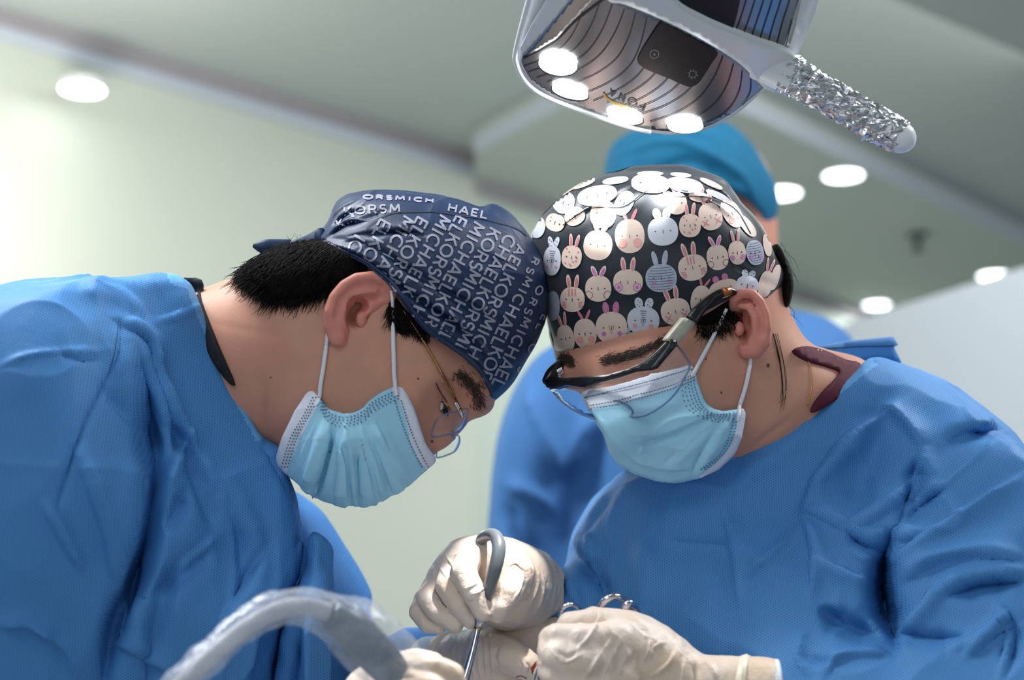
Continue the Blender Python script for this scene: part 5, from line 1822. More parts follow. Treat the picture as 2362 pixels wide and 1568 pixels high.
# hair: behind the ear and below the cap edge
hp1 = [(1786, 560), (1805, 600), (1818, 650), (1812, 700), (1800, 730), (1808, 790), (1822, 800), (1800, 812), (1782, 790), (1774, 740), (1770, 700), (1780, 650)]
vh = Vol.around(hp1, 1.34, 1.25, 1.44, 0.0024)
vh.add(vh.pillow(hp1, 1.335, 0.05, e=0.7))
v, q = vh.mesh(2)
link('hair', v, q, M_hair, pB)
tmpl = [(1600, 742), (1640, 718), (1684, 692), (1694, 712), (1690, 735), (1665, 742), (1640, 748), (1618, 750)]
thick_sheet(densify(spline(tmpl, 3), 6), lambda P: SB.depth(P, 1.27, 0.0006), 8, 0.0005, 'sideburn', M_hair, pB)
rs = np.random.RandomState(21)
st, di, le = [], [], []
for k in range(360):
    t = rs.uniform(0, 1)
    st.append((1605 + t * 95, 745 - t * 20 + rs.uniform(-10, 30))); di.append(math.radians(75 - 20 * t + rs.normal(0, 24))); le.append(rs.uniform(12, 42))
o = put(strands(SB, st, di, le, 4), 'hair_strands', M_hair, pB); o['kind'] = 'stuff'
fl = []
for k in range(90):
    x, y = 1800 + rs.uniform(-10, 14), 560 + rs.uniform(0, 210)
    d = 1.32 + rs.uniform(-.03, .04); P = []
    a = math.radians(rs.uniform(40, 90)); l = rs.uniform(20, 70)
    for i in range(5):
        P.append(L(x, y, d)); x += math.cos(a) * l / 4; y += math.sin(a) * l / 4; a += rs.normal(0.1, .2)
    fl.append(tube('x', P, [.0002, .0002, .00016, .00012, .00005], None, seg=3, n=3, build=False))
for k in range(6):
    o_ = rs.uniform(-8, 6)
    P = [on(SB, x + o_ + rs.uniform(-2, 2), y, .0008, 1.29) for x, y in ((1785, 770), (1800, 830), (1806, 880), (1806, 920), (1800, 945 + rs.uniform(-20, 10)))]
    fl.append(tube('x', P, [.00022, .0002, .00018, .00014, .00006], None, seg=3, n=3, build=False))
o = put(fl, 'hair_strands', M_hair, pB); o['kind'] = 'stuff'
# brow hair
bs, bd, bl = [], [], []
for k in range(700):
    t = rs.uniform(0, 1)
    x = 1385 + 165 * t; yc = 832 - 50 * t * t - 8 * t
    bs.append((x + rs.normal(0, 4), yc + rs.normal(0, 6 * (1 - .5 * t)))); bd.append(math.radians(-22 + rs.normal(0, 18))); bl.append(rs.uniform(8, 20))
for k in range(260):
    t = rs.uniform(0, 1)
    bs.append((1296 + 32 * t + rs.normal(0, 3), 828 + 10 * t + rs.normal(0, 6))); bd.append(math.radians(200 + rs.normal(0, 22))); bl.append(rs.uniform(8, 16))
o = put(strands(SB, bs, bd, bl, 6, 1.0, 0.0006), 'eyebrow', M_brow, pB); o['kind'] = 'stuff'
put([SB.line([(1440, 880), (1465, 890), (1500, 886), (1516, 876)], 3.0, 0.0008, taper=True)], 'eyelashes', M_lash, pB)
for (x, y, r) in ((1771, 843, 4), (1663, 905, 2.4), (1628, 828, 2)):
    d = SB.decal(ellipse(x, y, r * .8, r * 1.2), 0.0006)
    if d: link('mole', d[0], d[1], M_mole, pB)

# mask
mB_ = [(1343, 906), (1380, 898), (1450, 880), (1530, 858), (1597, 840), (1604, 862), (1614, 895), (1628, 930), (1645, 947), (1665, 952), (1695, 946), (1719, 944), (1718, 965), (1710, 1000), (1692, 1045), (1655, 1080), (1610, 1100), (1560, 1111), (1515, 1106), (1465, 1090), (1430, 1070), (1408, 1040), (1396, 1000), (1380, 975), (1362, 945)]
mOutB = [(1244, 560), (1320, 450), (1500, 408), (1665, 440), (1762, 560), (1815, 720), (1838, 780), (1900, 900), (1800, 1040), (1712, 1020), (1692, 1048), (1655, 1082), (1610, 1102), (1560, 1113), (1515, 1108), (1465, 1092), (1428, 1072), (1404, 1040), (1390, 1000), (1376, 975), (1358, 945), (1330, 905), (1290, 850), (1262, 720)]
vm = Vol.around([(1325, 825), (1735, 1125)], 1.31, 1.19, 1.45, 0.0022)
vm.add(vm.pillow(mOutB, DB, 0.097, e=0.84))
vm.add(vm.caps(Lm([(1385, 900, 1.252), (1402, 975, 1.238), (1440, 1030, 1.25)]), [0.012, 0.022, 0.022]), 0.03)
vm.add(vm.caps(Lm([(1392, 910, 1.249), (1420, 960, 1.231), (1432, 985, 1.227)]), [0.010, 0.012, 0.015]), 0.014)
vm.add(vm.ell(L(1560, 905, 1.267), (0.036, 0.032, 0.028)), 0.03)
vm.add(vm.ell(L(1560, 990, 1.275), (0.052, 0.045, 0.036)), 0.04)
vm.cut(vm.cone(densify(mB_, 10), smooth=False))
v, q = vm.mesh(1)
v, q = subdivide(v, q)
v = relax_mesh(v, q, 1)
v = folds(v, q, [
    ([(1440, 1000), (1520, 1000), (1600, 970), (1650, 950)], 2.6, 22, 's'), ([(1470, 1030), (1530, 1010), (1590, 1000)], -2.0, 8, 'r'),
    ([(1660, 955), (1600, 1010), (1560, 1050), (1540, 1080)], 3.6, 24, 's'), ([(1640, 975), (1570, 1040), (1535, 1070)], -2.5, 8, 'r'),
    ([(1690, 955), (1640, 1020), (1600, 1095)], 3.6, 24, 's'), ([(1650, 1000), (1615, 1050), (1598, 1095)], -3.0, 8, 'r'),
    ([(1440, 940), (1500, 945), (1580, 925)], 1.0, 18, 'r'), ([(1405, 1000), (1440, 1040), (1500, 1080)], 1.6, 18, 's'), ([(1450, 1060), (1530, 1080), (1600, 1075)], 1.6, 14, 's'),
    ([(1465, 1010), (1480, 1025), (1475, 1045)], 1.5, 8, 's'),
])
v = crumple(v, q, 56, 30, 0.003, (0.7, 1.4, 1))
wtop = [(1300, 900), (1380, 880), (1450, 862), (1530, 840), (1597, 815), (1620, 850), (1608, 872), (1540, 898), (1470, 920), (1410, 934), (1375, 942), (1350, 950)]
wside = [(1708, 930), (1740, 930), (1740, 1000), (1690, 1070), (1640, 1110), (1612, 1100), (1655, 1066), (1686, 1028), (1700, 985)]
maskB = split_link('face_mask', v, q, M_mask, pB, [('white_edge', wtop, M_maskw), ('white_edge', wside, M_maskw)])
maskB['label'] = 'crumpled pale blue disposable mask with white upper band'
SN = Surf(v, q)
dots = []
for k, n in ((12, 46), (36, 40), (44, 38)):
    dot_row(SN, [(1352, 906 + k * .9), (1420, 890 + k), (1500, 868 + k), (1560, 850 + k), (1600, 842 + k * .8)], n, 1.3, 0.0011, dots, 1.8)
for k, n in ((8, 22), (15, 22), (22, 20), (30, 18), (38, 16)):
    dot_row(SN, [(1602 - k * .7, 862 + k * .4), (1612 - k, 898 + k * .3), (1628 - k, 935 + k * .3), (1650 - k * .2, 952 + k * .5), (1690, 950 + k * .5)], n, 1.3, 0.0011, dots, 1.5)
for k in (14, 22):
    dot_row(SN, [(1712 - k, 960), (1704 - k, 1000), (1682 - k, 1045), (1640 - k, 1080)], 22, 1.3, 0.0011, dots, 1.2)
put(dots, 'weld_dots', M_stitch, maskB)['kind'] = 'stuff'
mt = on(SN, 1600, 858, .0018, 1.25); mb = on(SN, 1700, 955, .0018, 1.27)
tube('ear_loop', np.concatenate([[L(1676, 712, 1.243)], path(SB, [(1664, 738), (1640, 785), (1612, 838)], .0025, 1.25, 18), [mt, mt + np.array([-.002, -.004, 0])]]), [.0012, .0014, .0015, .0016, .0014], M_loop, maskB, 10)
tube('ear_loop', np.concatenate([[L(1733, 815, 1.243)], path(SB, [(1730, 840), (1720, 890), (1706, 935)], .0025, 1.26, 18), [mb, mb + np.array([-.0005, -.005, 0])]]), [.0012, .0015, .0015, .0016, .0014], M_loop, maskB, 10)

# goggles
gg = empty('safety_goggles', Vector(W(1450, 880, 1.25)), 'clear safety goggles with black brow bar on the right person', 'goggles')
gd = lambda P: 1.213 + 0.052 * np.clip((1490 - P[:, 0]) / 230, -0.45, 1.2) ** 2 + 0.0001 * (900 - P[:, 1]) * 0.2
bar = [(1256, 876), (1266, 868), (1300, 872), (1345, 868), (1400, 864), (1450, 850), (1490, 832), (1520, 806), (1545, 782), (1560, 786), (1562, 794), (1545, 815), (1520, 846), (1508, 853), (1470, 857), (1420, 872), (1380, 882), (1350, 894), (1325, 890), (1300, 887), (1272, 897), (1260, 893)]
thick_sheet(densify(bar, 6), lambda P: gd(P) - 0.004, 8, 0.007, 'brow_bar', M_black, gg)
thick_sheet(densify([(1500, 852), (1540, 800), (1548, 782), (1562, 786), (1562, 796), (1516, 850)], 6), lambda P: gd(P) - 0.006, 8, 0.010, 'hinge_block', M_black, gg)
thick_sheet(densify([(1538, 784), (1580, 732), (1606, 744), (1563, 796)], 8), lambda P: 1.2125 + (P[:, 0] - 1540) / 66 * 0.010, 10, 0.007, 'temple_sleeve', M_beige, gg)
tube('temple', Lm([(1594, 740, 1.224), (1612, 716, 1.228), (1635, 694, 1.234), (1660, 678, 1.236), (1682, 672, 1.238), (1700, 676, 1.242)]), [.0048, .0042, .0036, .0034, .003, .002], M_black, gg, 12)
tube('temple_screw', Lm([(1668, 675, 1.233), (1682, 671, 1.236)]), .0032, MATS.get('copper') or mat('copper', lin(170, 104, 70), 0.3, metal=0.8, noise=(50, .05)), gg, 10)
# vent dots
vd = []
for j in range(3):
    for i in range(7):
        x, y = 1478 + i * 4.2 + j * 1.5, 834 - i * 1.3 - j * 3.6 + 2
        P = ellipse(x, y, 1.2, 1.2, 0, 8)
        vd.append((np.array([L(a, b, float(gd(np.array([[a, b]]))[0]) - 0.0046) for a, b in P]), [tuple(range(8))]))
put(vd, 'vent_holes', M_icon, gg)
lens = [(1268, 895), (1276, 905), (1300, 930), (1340, 955), (1380, 968), (1396, 970), (1400, 955), (1420, 946), (1440, 952), (1455, 962), (1490, 958), (1530, 935), (1560, 905), (1580, 870), (1592, 838), (1562, 796), (1512, 850), (1450, 866), (1380, 886), (1300, 890)]
thick_sheet(densify(spline(lens, 3), 7), gd, 10, 0.0018, 'lens', M_glass, gg)
lr = spline(lens[1:16], 4, False)
tube('lens_edge', [L(x, y, float(gd(np.array([[x, y]]))[0])) for x, y in lr[::2]], .0007, M_rim, gg, 8, smoothpath=False)
npd = [(1378, 948), (1388, 934), (1408, 925), (1432, 926), (1450, 936), (1460, 950), (1452, 960), (1436, 952), (1412, 948), (1395, 958), (1385, 966)]
thick_sheet(densify(spline(npd, 3), 5), lambda P: gd(P) + 0.002, 7, 0.005, 'nose_piece', M_glass, gg)
tube('lens_edge', [L(x, y, float(gd(np.array([[x, y]]))[0]) + 0.001) for x, y in spline(npd, 2)], .0007, M_rim, gg, 8, smoothpath=False, closed=True)
# far end of the goggles, wrapping round the other temple
tube('side_vent', Lm([(1262, 880, 1.262), (1274, 862, 1.27), (1290, 846, 1.285), (1302, 838, 1.30)]), [.004, .005, .005, .004], M_black, gg, 12)
for k in range(4):
    t = k / 3
    tube('vent_rib', Lm([(1284 + 9 * t, 852 - 5 * t, 1.268), (1290 + 9 * t, 866 - 6 * t, 1.268)]), .0009, M_steel, gg, 6)

# necklace
tube('necklace', np.array([on(SB, x, y, .0008, 1.3) for x, y in ((1862, 828), (1870, 860), (1870, 900), (1860, 935))]), .0004, M_gold, pB, 6)

# maroon shirt under the gown
ms = [(1832, 806), (1862, 798), (1905, 808), (1950, 828), (1985, 838), (1985, 870), (1950, 905), (1910, 935), (1874, 952), (1884, 925), (1906, 895), (1932, 866), (1936, 852), (1900, 840), (1862, 828)]
thick_sheet(densify(spline(ms, 3), 7), lambda P: SB.depth(P, 1.33, 0.006), 10, 0.003, 'undershirt_collar', M_maroon, pB)

# gown
gcB = [(1640, 1060), (1700, 1036), (1750, 1010), (1800, 982), (1868, 934), (1930, 890), (1975, 855), (2012, 826), (2050, 830), (2090, 842), (2180, 878), (2260, 938), (2330, 998), (2362, 1040), (2450, 1140), (2560, 1400), (2600, 2000), (1360, 2000), (1390, 1600), (1310, 1520), (1250, 1432), (1262, 1306), (1310, 1312), (1322, 1240), (1340, 1205), (1380, 1150), (1430, 1100), (1500, 1070)]
goB = [(1560, 820), (1750, 760), (1900, 740), (2000, 790), (2060, 822), (2180, 878), (2260, 938), (2362, 1040), (2460, 1160), (2560, 1400), (2600, 1900), (1300, 1900), (1300, 1400), (1330, 1220), (1390, 1120), (1440, 1040), (1500, 900)]
vg = Vol.around([(1230, 780), (2540, 1800)], 1.30, 1.00, 1.62, 0.0040)
vg.add(vg.pillow(goB, 1.42, 0.24, e=0.85))
arB = [(1960, 1560), (2010, 1420), (2060, 1320), (2110, 1210), (2190, 1100), (2300, 1040), (2420, 1120), (2560, 1400), (2600, 1900), (1960, 1900)]
vg.add(vg.pillow(arB, 1.22, 0.10, e=0.8), 0.05)
fore = [(1772, 1535), (1790, 1490), (1806, 1474), (1850, 1466), (1920, 1462), (2000, 1478), (2100, 1490), (2200, 1480), (2560, 1500), (2560, 1900), (1780, 1900), (1760, 1600)]
vg.add(vg.pillow(fore, 1.15, 0.075, e=0.8), 0.03)
far_sl = [(1245, 1420), (1250, 1330), (1264, 1306), (1290, 1312), (1340, 1330), (1420, 1400), (1460, 1480), (1440, 1568), (1400, 1640), (1320, 1560), (1260, 1500), (1238, 1450)]
vg.add(vg.pillow(far_sl, 1.335, 0.055, e=0.8), 0.03)
for d_, r_ in ((1.12, 1.0), (1.145, .8), (1.165, .6)):
    vg.sub(vg.caps(Lm([(2068, 1240, d_ - .01), (2046, 1320, d_), (2048, 1420, d_ + .005), (2056, 1500, d_ - .01)]), [.006 * r_, .016 * r_, .018 * r_, .010 * r_]), 0.010)
vg.sub(vg.caps(Lm([(2060, 1230, 1.09), (2040, 1320, 1.10), (2048, 1420, 1.10), (2062, 1490, 1.09)]), [.008, .022, .022, .008]), 0.02)
dd = seg_dist(np.stack([vg.X.ravel(), vg.Y.ravel()], 1), np.array([L(a, b, 1.28)[:2] for a, b in ((1500, 1090), (1600, 1080), (1700, 1040), (1800, 982), (1868, 934), (1930, 890), (2012, 826), (2040, 800))]), False)[0].reshape(vg.X.shape)
zlim = (1.272 - 0.45 * dd - 0.5 * np.maximum(dd - 0.05, 0)).astype(np.float32)
vg.cutr(((zlim[..., None] - vg.zs[None, None, :]) * 0.8).astype(np.float32), 0.02)
vg.cutr(vg.cone(densify(gcB, 20), smooth=False), 0.006)
v, q = vg.mesh(2)
v, q = subdivide(v, q)
v = relax_mesh(v, q, 2)
FB = [
    ([(2030, 925), (2095, 985), (2128, 1035)], 5, 24, 's'), ([(2128, 1030), (2120, 1100), (2100, 1180), (2080, 1260)], 7, 24, 's'), ([(2070, 930), (1980, 1000), (1900, 1100), (1850, 1190)], 6, 34, 's'),
    ([(2040, 940), (2000, 1060), (1960, 1160)], -4, 34, 'r', .5),
    ([(1850, 1190), (1870, 1240), (1880, 1300), (1870, 1380)], 4, 20, 's'),
    ([(1955, 1220), (2010, 1200), (2090, 1140), (2120, 1090)], 5, 18, 's'), ([(1955, 1222), (2000, 1240), (2045, 1236)], 6, 12, 's'), ([(1960, 1270), (2000, 1300), (2020, 1350)], 6, 14, 's'),
    ([(2020, 1350), (1960, 1330), (1880, 1300)], 5, 18, 's'), ([(2050, 1212), (2070, 1240), (2110, 1250)], 6, 12, 's'), ([(1990, 1265), (2035, 1255), (2060, 1240)], -6, 10, 'r', .5),
    ([(2362, 1095), (2250, 1170), (2150, 1240), (2060, 1300)], 4, 22, 's'), ([(2310, 1000), (2200, 1100), (2130, 1160)], 0.8, 6, 's', .6), ([(2180, 890), (2250, 980), (2310, 1030)], 1.0, 6, 's', .6),
    ([(2080, 1340), (2150, 1300), (2250, 1280), (2362, 1290)], 6, 26, 's'), ([(2170, 1360), (2250, 1340), (2362, 1330)], 5, 22, 's'), ([(2170, 1350), (2140, 1400), (2080, 1460)], 5, 16, 's'),
    ([(2300, 1400), (2330, 1480), (2310, 1568)], 5, 22, 's'), ([(2080, 1470), (2160, 1500), (2230, 1490)], 5, 18, 's'), ([(2230, 1520), (2280, 1470), (2320, 1420)], 5, 16, 's'),
    ([(1350, 1215), (1370, 1290), (1410, 1380), (1440, 1420)], 6, 20, 's'), ([(1490, 1110), (1430, 1140), (1380, 1180), (1345, 1215)], 5, 20, 's'), ([(1340, 1300), (1380, 1330), (1430, 1380)], -5, 14, 'r'),
    ([(1660, 1150), (1690, 1260), (1700, 1350), (1720, 1450)], 2.4, 26, 's'), ([(1720, 1330), (1780, 1280), (1830, 1240)], 2.0, 18, 's'), ([(1490, 1240), (1500, 1350), (1480, 1440)], 2.5, 24, 'r'),
    ([(1830, 1500), (1850, 1470), (1836, 1520), (1870, 1568)], 5, 10, 's'), ([(1900, 1568), (1930, 1520), (2000, 1510), (2060, 1530)], 5, 16, 's'), ([(1850, 1490), (1870, 1520), (1930, 1530)], -4, 9, 'r'),
    ([(1850, 1180), (1910, 1200), (1955, 1222)], 3, 14, 's'), ([(1690, 1120), (1780, 1060), (1880, 990)], 1.5, 20, 'r'),
    ([(1270, 1320), (1290, 1380), (1270, 1440)], 3, 10, 's'), ([(1300, 1330), (1330, 1400), (1320, 1480)], 3.5, 14, 's'),
]
v = folds(v, q, [(f_[0], float(np.clip(f_[1] * 2.0, -f_[2] * .36, f_[2] * .36)), f_[2] * 1.15) + tuple(f_[3:]) for f_ in FB])
v = relax_mesh(v, q, 1)
v = trough(v, [([(2062, 1215), (2040, 1290), (2036, 1360), (2052, 1440), (2072, 1500)], 62, 24), ([(2062, 1230), (2110, 1180), (2180, 1130)], 14, 22), ([(1955, 1225), (1990, 1260), (2030, 1275)], 16, 14), ([(2120, 1050), (2110, 1130), (2085, 1200)], 18, 24), ([(1890, 1400), (1960, 1450), (2040, 1470)], 18, 24), ([(2060, 1460), (2160, 1480), (2230, 1470)], 16, 20), ([(2180, 1380), (2260, 1350), (2362, 1345)], 14, 24), ([(2320, 1400), (2340, 1480), (2320, 1568)], 12, 20), ([(1350, 1250), (1380, 1330), (1430, 1400)], 18, 18)], 1.30)
v = crumple(v, q, 81, 10, 0.006)
v = crumple(v, q, 82, 21, 0.003)
v = v + normals(v, q) * (0.0018 * noise3(v, 15, 11) + 0.0008 * noise3(v, 40, 12))[:, None]
collarB = [(1640, 1070), (1700, 1040), (1752, 1014), (1802, 986), (1870, 938), (1932, 894), (1977, 859), (2014, 830)]
gownB = split_link('surgical_gown', v, q, M_gown, pB, [('neck_binding', offset_band(collarB, 14, -40), M_bind)])
gownB['label'] = 'blue non-woven gown heavily creased at the armpit'
SGB = Surf(v, q)
# loose neck flap behind
thick_sheet(densify([(1880, 800), (1960, 786), (2060, 776), (2072, 796), (2062, 800), (2080, 836), (2050, 832), (2012, 828), (1975, 842), (1940, 834), (1900, 812)], 8), lambda P: 1.385 + 0.04 * (P[:, 0] - 1880) / 200, 12, 0.003, 'neck_flap', M_gown, gownB)
put([sheet_surf([(1870, 800), (2070, 770), (2090, 840), (1990, 845), (1900, 820)], lambda P: 1.383 + 0.04 * (P[:, 0] - 1880) / 200, 12).line([(1890, 806), (1970, 800), (2062, 798)], 2.5, 0.0006)], 'seam', M_thread, gownB)

# ================================================================== PERSON STANDING BEHIND
pC = empty('person', Vector(to_world(L(1560, 1500, 2.15)[None])[0]), 'person standing behind in a plain teal cap and blue gown, out of focus', 'person')
DC = 2.15
hc = [(1410, 430), (1420, 340), (1500, 290), (1600, 285), (1700, 310), (1765, 380), (1785, 460), (1790, 540), (1790, 640), (1800, 740), (1700, 780), (1560, 780), (1450, 740), (1410, 620)]
vt = Vol.around(hc, DC, 2.0, 2.3, 0.006)
vt.add(vt.pillow(hc, DC, 0.095, e=0.85))
vt.add(vt.ell(L(1738, 482, 2.09), (0.012, 0.030, 0.02)), 0.006)
vt.add(vt.caps(Lm([(1560, 480, 2.055), (1560, 560, 2.035), (1560, 590, 2.03)]), [.010, .012, .015]), 0.02)
vt.add(vt.ell(L(1418, 500, 2.15), (0.010, 0.030, 0.02)), 0.006)
vt.sub(vt.ell(L(1500, 500, 2.04), (.018, .012, .012)), 0.015)
vt.sub(vt.ell(L(1630, 500, 2.04), (.018, .012, .012)), 0.015)
v, q = vt.mesh(2)
link('body', v, q, M_skin, pC)
SCC = Surf(v, q)
for x in (1500, 1630):
    g = SCC.decal(ellipse(x, 505, 22, 9, 0, 16), 0.002); e_ = link('eye', g[0], g[1], M_eye, pC)
    g = SCC.decal(ellipse(x, 506, 10, 8, 0, 12), 0.003); link('iris', g[0], g[1], M_iris, e_)
    g = SCC.line([(x - 32, 478), (x, 468), (x + 32, 478)], 8, 0.002); link('eyebrow', g[0], g[1], M_brow, pC)
mk = Vol.around([(1400, 520), (1740, 780)], DC, 1.96, 2.25, 0.005)
mk.add(mk.pillow(hc, DC, 0.102, e=0.85))
mk.add(mk.ell(L(1560, 620, 2.05), (.05, .05, .045)), 0.03)
mk.cut(mk.cone([(1430, 560), (1500, 545), (1560, 530), (1630, 545), (1700, 560), (1700, 650), (1660, 730), (1560, 765), (1470, 730), (1430, 650)], 4))
v, q = mk.mesh(2)
link('face_mask', v, q, M_mask, pC)
co = [(1394, 420), (1398, 365), (1420, 325), (1470, 298), (1540, 278), (1620, 272), (1680, 292), (1730, 340), (1765, 395), (1788, 445), (1790, 490), (1775, 528), (1740, 560), (1600, 620), (1450, 600), (1400, 500)]
hm = [(1300, 200), (1300, 480), (1420, 440), (1560, 420), (1660, 430), (1720, 455), (1745, 480), (1765, 528), (1800, 540), (1900, 200)]
vt = Vol.around(co, DC, 1.98, 2.32, 0.005)
vt.add(vt.pillow(co, DC, 0.118, e=0.8))
vt.cut(vt.cone(densify(hm, 12), smooth=False))
v, q = vt.mesh(2)
v = folds(v, q, [([(1420, 360), (1560, 330), (1700, 400), (1750, 470)], 5, 14, 's'), ([(1500, 400), (1600, 370), (1700, 430)], -6, 12, 'r'), ([(1440, 330), (1540, 300), (1650, 320)], 4, 14, 's')])
link('surgical_cap', v, q, M_capC, pC)
gc = [(1288, 806), (1330, 780), (1420, 760), (1520, 735), (1640, 715), (1740, 705), (1800, 712), (1870, 722), (1925, 748), (1968, 795), (1990, 880), (2040, 1000), (2100, 1300), (2100, 1900), (1080, 1900), (1110, 1600), (1140, 1450), (1136, 1300), (1142, 1150), (1160, 1010), (1192, 915), (1236, 842)]
vt = Vol.around(gc, DC, 1.9, 2.45, 0.007)
vt.add(vt.pillow(gc, DC, 0.17, e=0.8))
ac = [(1288, 806), (1236, 842), (1192, 915), (1160, 1010), (1142, 1150), (1136, 1300), (1140, 1450), (1120, 1700), (1280, 1800), (1320, 1400), (1340, 1100), (1340, 900)]
vt.add(vt.pillow(ac, 2.08, 0.07, e=0.8), 0.05)
vt.sub(vt.caps(Lm([(1330, 1020, 1.99), (1320, 1120, 2.0), (1290, 1250, 2.0), (1280, 1400, 2.0)]), [.01, .03, .03, .02]), 0.04)
v, q = vt.mesh(2)
v = folds(v, q, [([(1215, 880), (1230, 960), (1270, 1050), (1320, 1110)], 14, 26, 's'), ([(1160, 1120), (1220, 1140), (1290, 1190)], 12, 24, 's'), ([(1300, 1090), (1350, 1000), (1390, 960)], 14, 30, 's'),
    ([(1170, 1150), (1200, 1240), (1260, 1300)], -12, 20, 'r'), ([(1310, 1050), (1320, 1160), (1300, 1260)], -12, 20, 'r'), ([(1150, 1200), (1180, 1300), (1240, 1400)], 10, 20, 's'), ([(1390, 980), (1360, 1100), (1370, 1200)], -10, 24, 'r')])
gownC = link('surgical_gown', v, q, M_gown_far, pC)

# ================================================================== HANDS AND INSTRUMENTS
def hand_vol(x0, y0, x1, y1, z0, z1, h=0.0014):
    a = L(x0, y1, (z0 + z1) / 2); b = L(x1, y0, (z0 + z1) / 2)
    return Vol(a[0], b[0], a[1], b[1], z0, z1, h)


def wrinkle(v, q, lst, seed, amp=1.0):
    v, q = subdivide(v, q)
    v = relax_mesh(v, q, 1)
    v = folds(v, q, [(f_[0], f_[1] * 1.7, f_[2]) + tuple(f_[3:]) for f_ in lst])
    v = crumple(v, q, seed + 3, 45, 0.0012 * amp)
    v = v + normals(v, q) * (0.0005 * amp * noise3(v, 60, seed) + 0.00025 * amp * noise3(v, 170, seed + 1))[:, None]
    return v, q


# right person's far hand round the grey handle
D1 = 1.235
hv = hand_vol(925, 1225, 1300, 1500, 1.17, 1.33)
hv.add(hv.ell(L(1170, 1345, 1.265), (0.027, 0.026, 0.024)))
hv.add(hv.ell(L(1085, 1305, 1.262), (0.020, 0.017, 0.020)), 0.02)
hv.add(hv.caps(Lm([(1080, 1300, 1.262), (1030, 1340, 1.262), (1000, 1385, 1.262)]), [.017, .015, .013]), 0.015)
hv.add(hv.caps(Lm([(1160, 1330, 1.27), (1225, 1330, 1.29), (1262, 1360, 1.30)]), [.026, .021, .019]), 0.02)
hv.add(hv.caps(Lm([(1170, 1400, 1.262), (1220, 1400, 1.28)]), [.013, .013]), 0.02)
def fing(vol, pts, rad, k=0.0015):
    vol.add(vol.caps(Lm(pts), rad), k)
fing(hv, [(975, 1385, 1.262), (962, 1412, 1.25), (985, 1440, 1.243), (1012, 1445, 1.24)], [.0068, .0066, .0062, .0056], .003)
fing(hv, [(998, 1355, 1.258), (985, 1378, 1.243), (1008, 1412, 1.234), (1050, 1440, 1.230)], [.0078, .0078, .0074, .0062])
fing(hv, [(1040, 1322, 1.250), (1030, 1352, 1.236), (1058, 1395, 1.226), (1086, 1430, 1.224)], [.0088, .0086, .0082, .0066])
fing(hv, [(1085, 1283, 1.242), (1068, 1322, 1.226), (1096, 1372, 1.214), (1114, 1412, 1.212)], [.0092, .0098, .0088, .0068])
fing(hv, [(1192, 1318, 1.240), (1172, 1368, 1.224), (1155, 1400, 1.218), (1147, 1418, 1.218)], [.0130, .0098, .0070, .0058], .006)
hv.sub(hv.caps(Lm([(1150, 1290, 1.222), (1140, 1330, 1.218), (1128, 1370, 1.214)]), [.0060, .0055, .004]), .003)
v, q = hv.mesh(1)
wl = [([(1086, 1372), (1105, 1366), (1120, 1352)], .8, 3, 's'), ([(1075, 1358), (1095, 1350), (1108, 1340)], .8, 3, 's'), ([(1078, 1390), (1092, 1384)], -.7, 2.5, 'r'), ([(1195, 1280), (1205, 1310), (1200, 1350), (1180, 1390)], .9, 5, 's'),
      ([(1215, 1285), (1225, 1320), (1215, 1370), (1190, 1405)], .9, 5, 's'), ([(1235, 1305), (1240, 1345), (1222, 1395)], .9, 5, 's'), ([(1250, 1320), (1252, 1360), (1238, 1410)], .9, 5, 's'), ([(1170, 1310), (1190, 1300), (1210, 1320)], .6, 4, 's'), ([(1030, 1285), (1045, 1310), (1040, 1330)], .6, 4, 's'), ([(1015, 1310), (1030, 1335)], .6, 4, 's'), ([(1070, 1280), (1090, 1272), (1100, 1290), (1100, 1310)], .8, 4, 's')]
v, q = wrinkle(v, q, wl, 31)
g1 = link('glove', v, q, M_glove, pB); g1['label'] = 'cream latex glove closed round the grey handle'
# instrument: ring handle, collar, shaft
ins = empty('retractor', Vector(W(1105, 1430, 1.22)), 'steel retractor with curved grey handle held in the raised gloved hand', 'instrument')
tube('handle', Lm([(1108, 1262, 1.262), (1112, 1243, 1.25), (1126, 1233, 1.24), (1142, 1236, 1.230), (1150, 1255, 1.221), (1149, 1280, 1.2155), (1141, 1315, 1.213), (1130, 1350, 1.214), (1120, 1380, 1.217), (1110, 1412, 1.222)]), [.0042, .0044, .0046, .0048, .0050, .0050, .0050, .0048, .0044, .0042], M_rubber, ins, 20)
tube('collar', Lm([(1110, 1415, 1.219), (1107, 1430, 1.219), (1104, 1441, 1.219), (1103, 1447, 1.219)]), [.0042, .0044, .0032, .0026], M_steel, ins, 20)
tube('ferrule', Lm([(1104, 1440, 1.219), (1102, 1450, 1.219)]), .0029, M_gold, ins, 16)
tube('shaft', Lm([(1103, 1446, 1.219), (1090, 1505, 1.21), (1071, 1575, 1.20), (1060, 1620, 1.195)]), [.0021, .0024, .0031, .0034], M_steel, ins, 16)

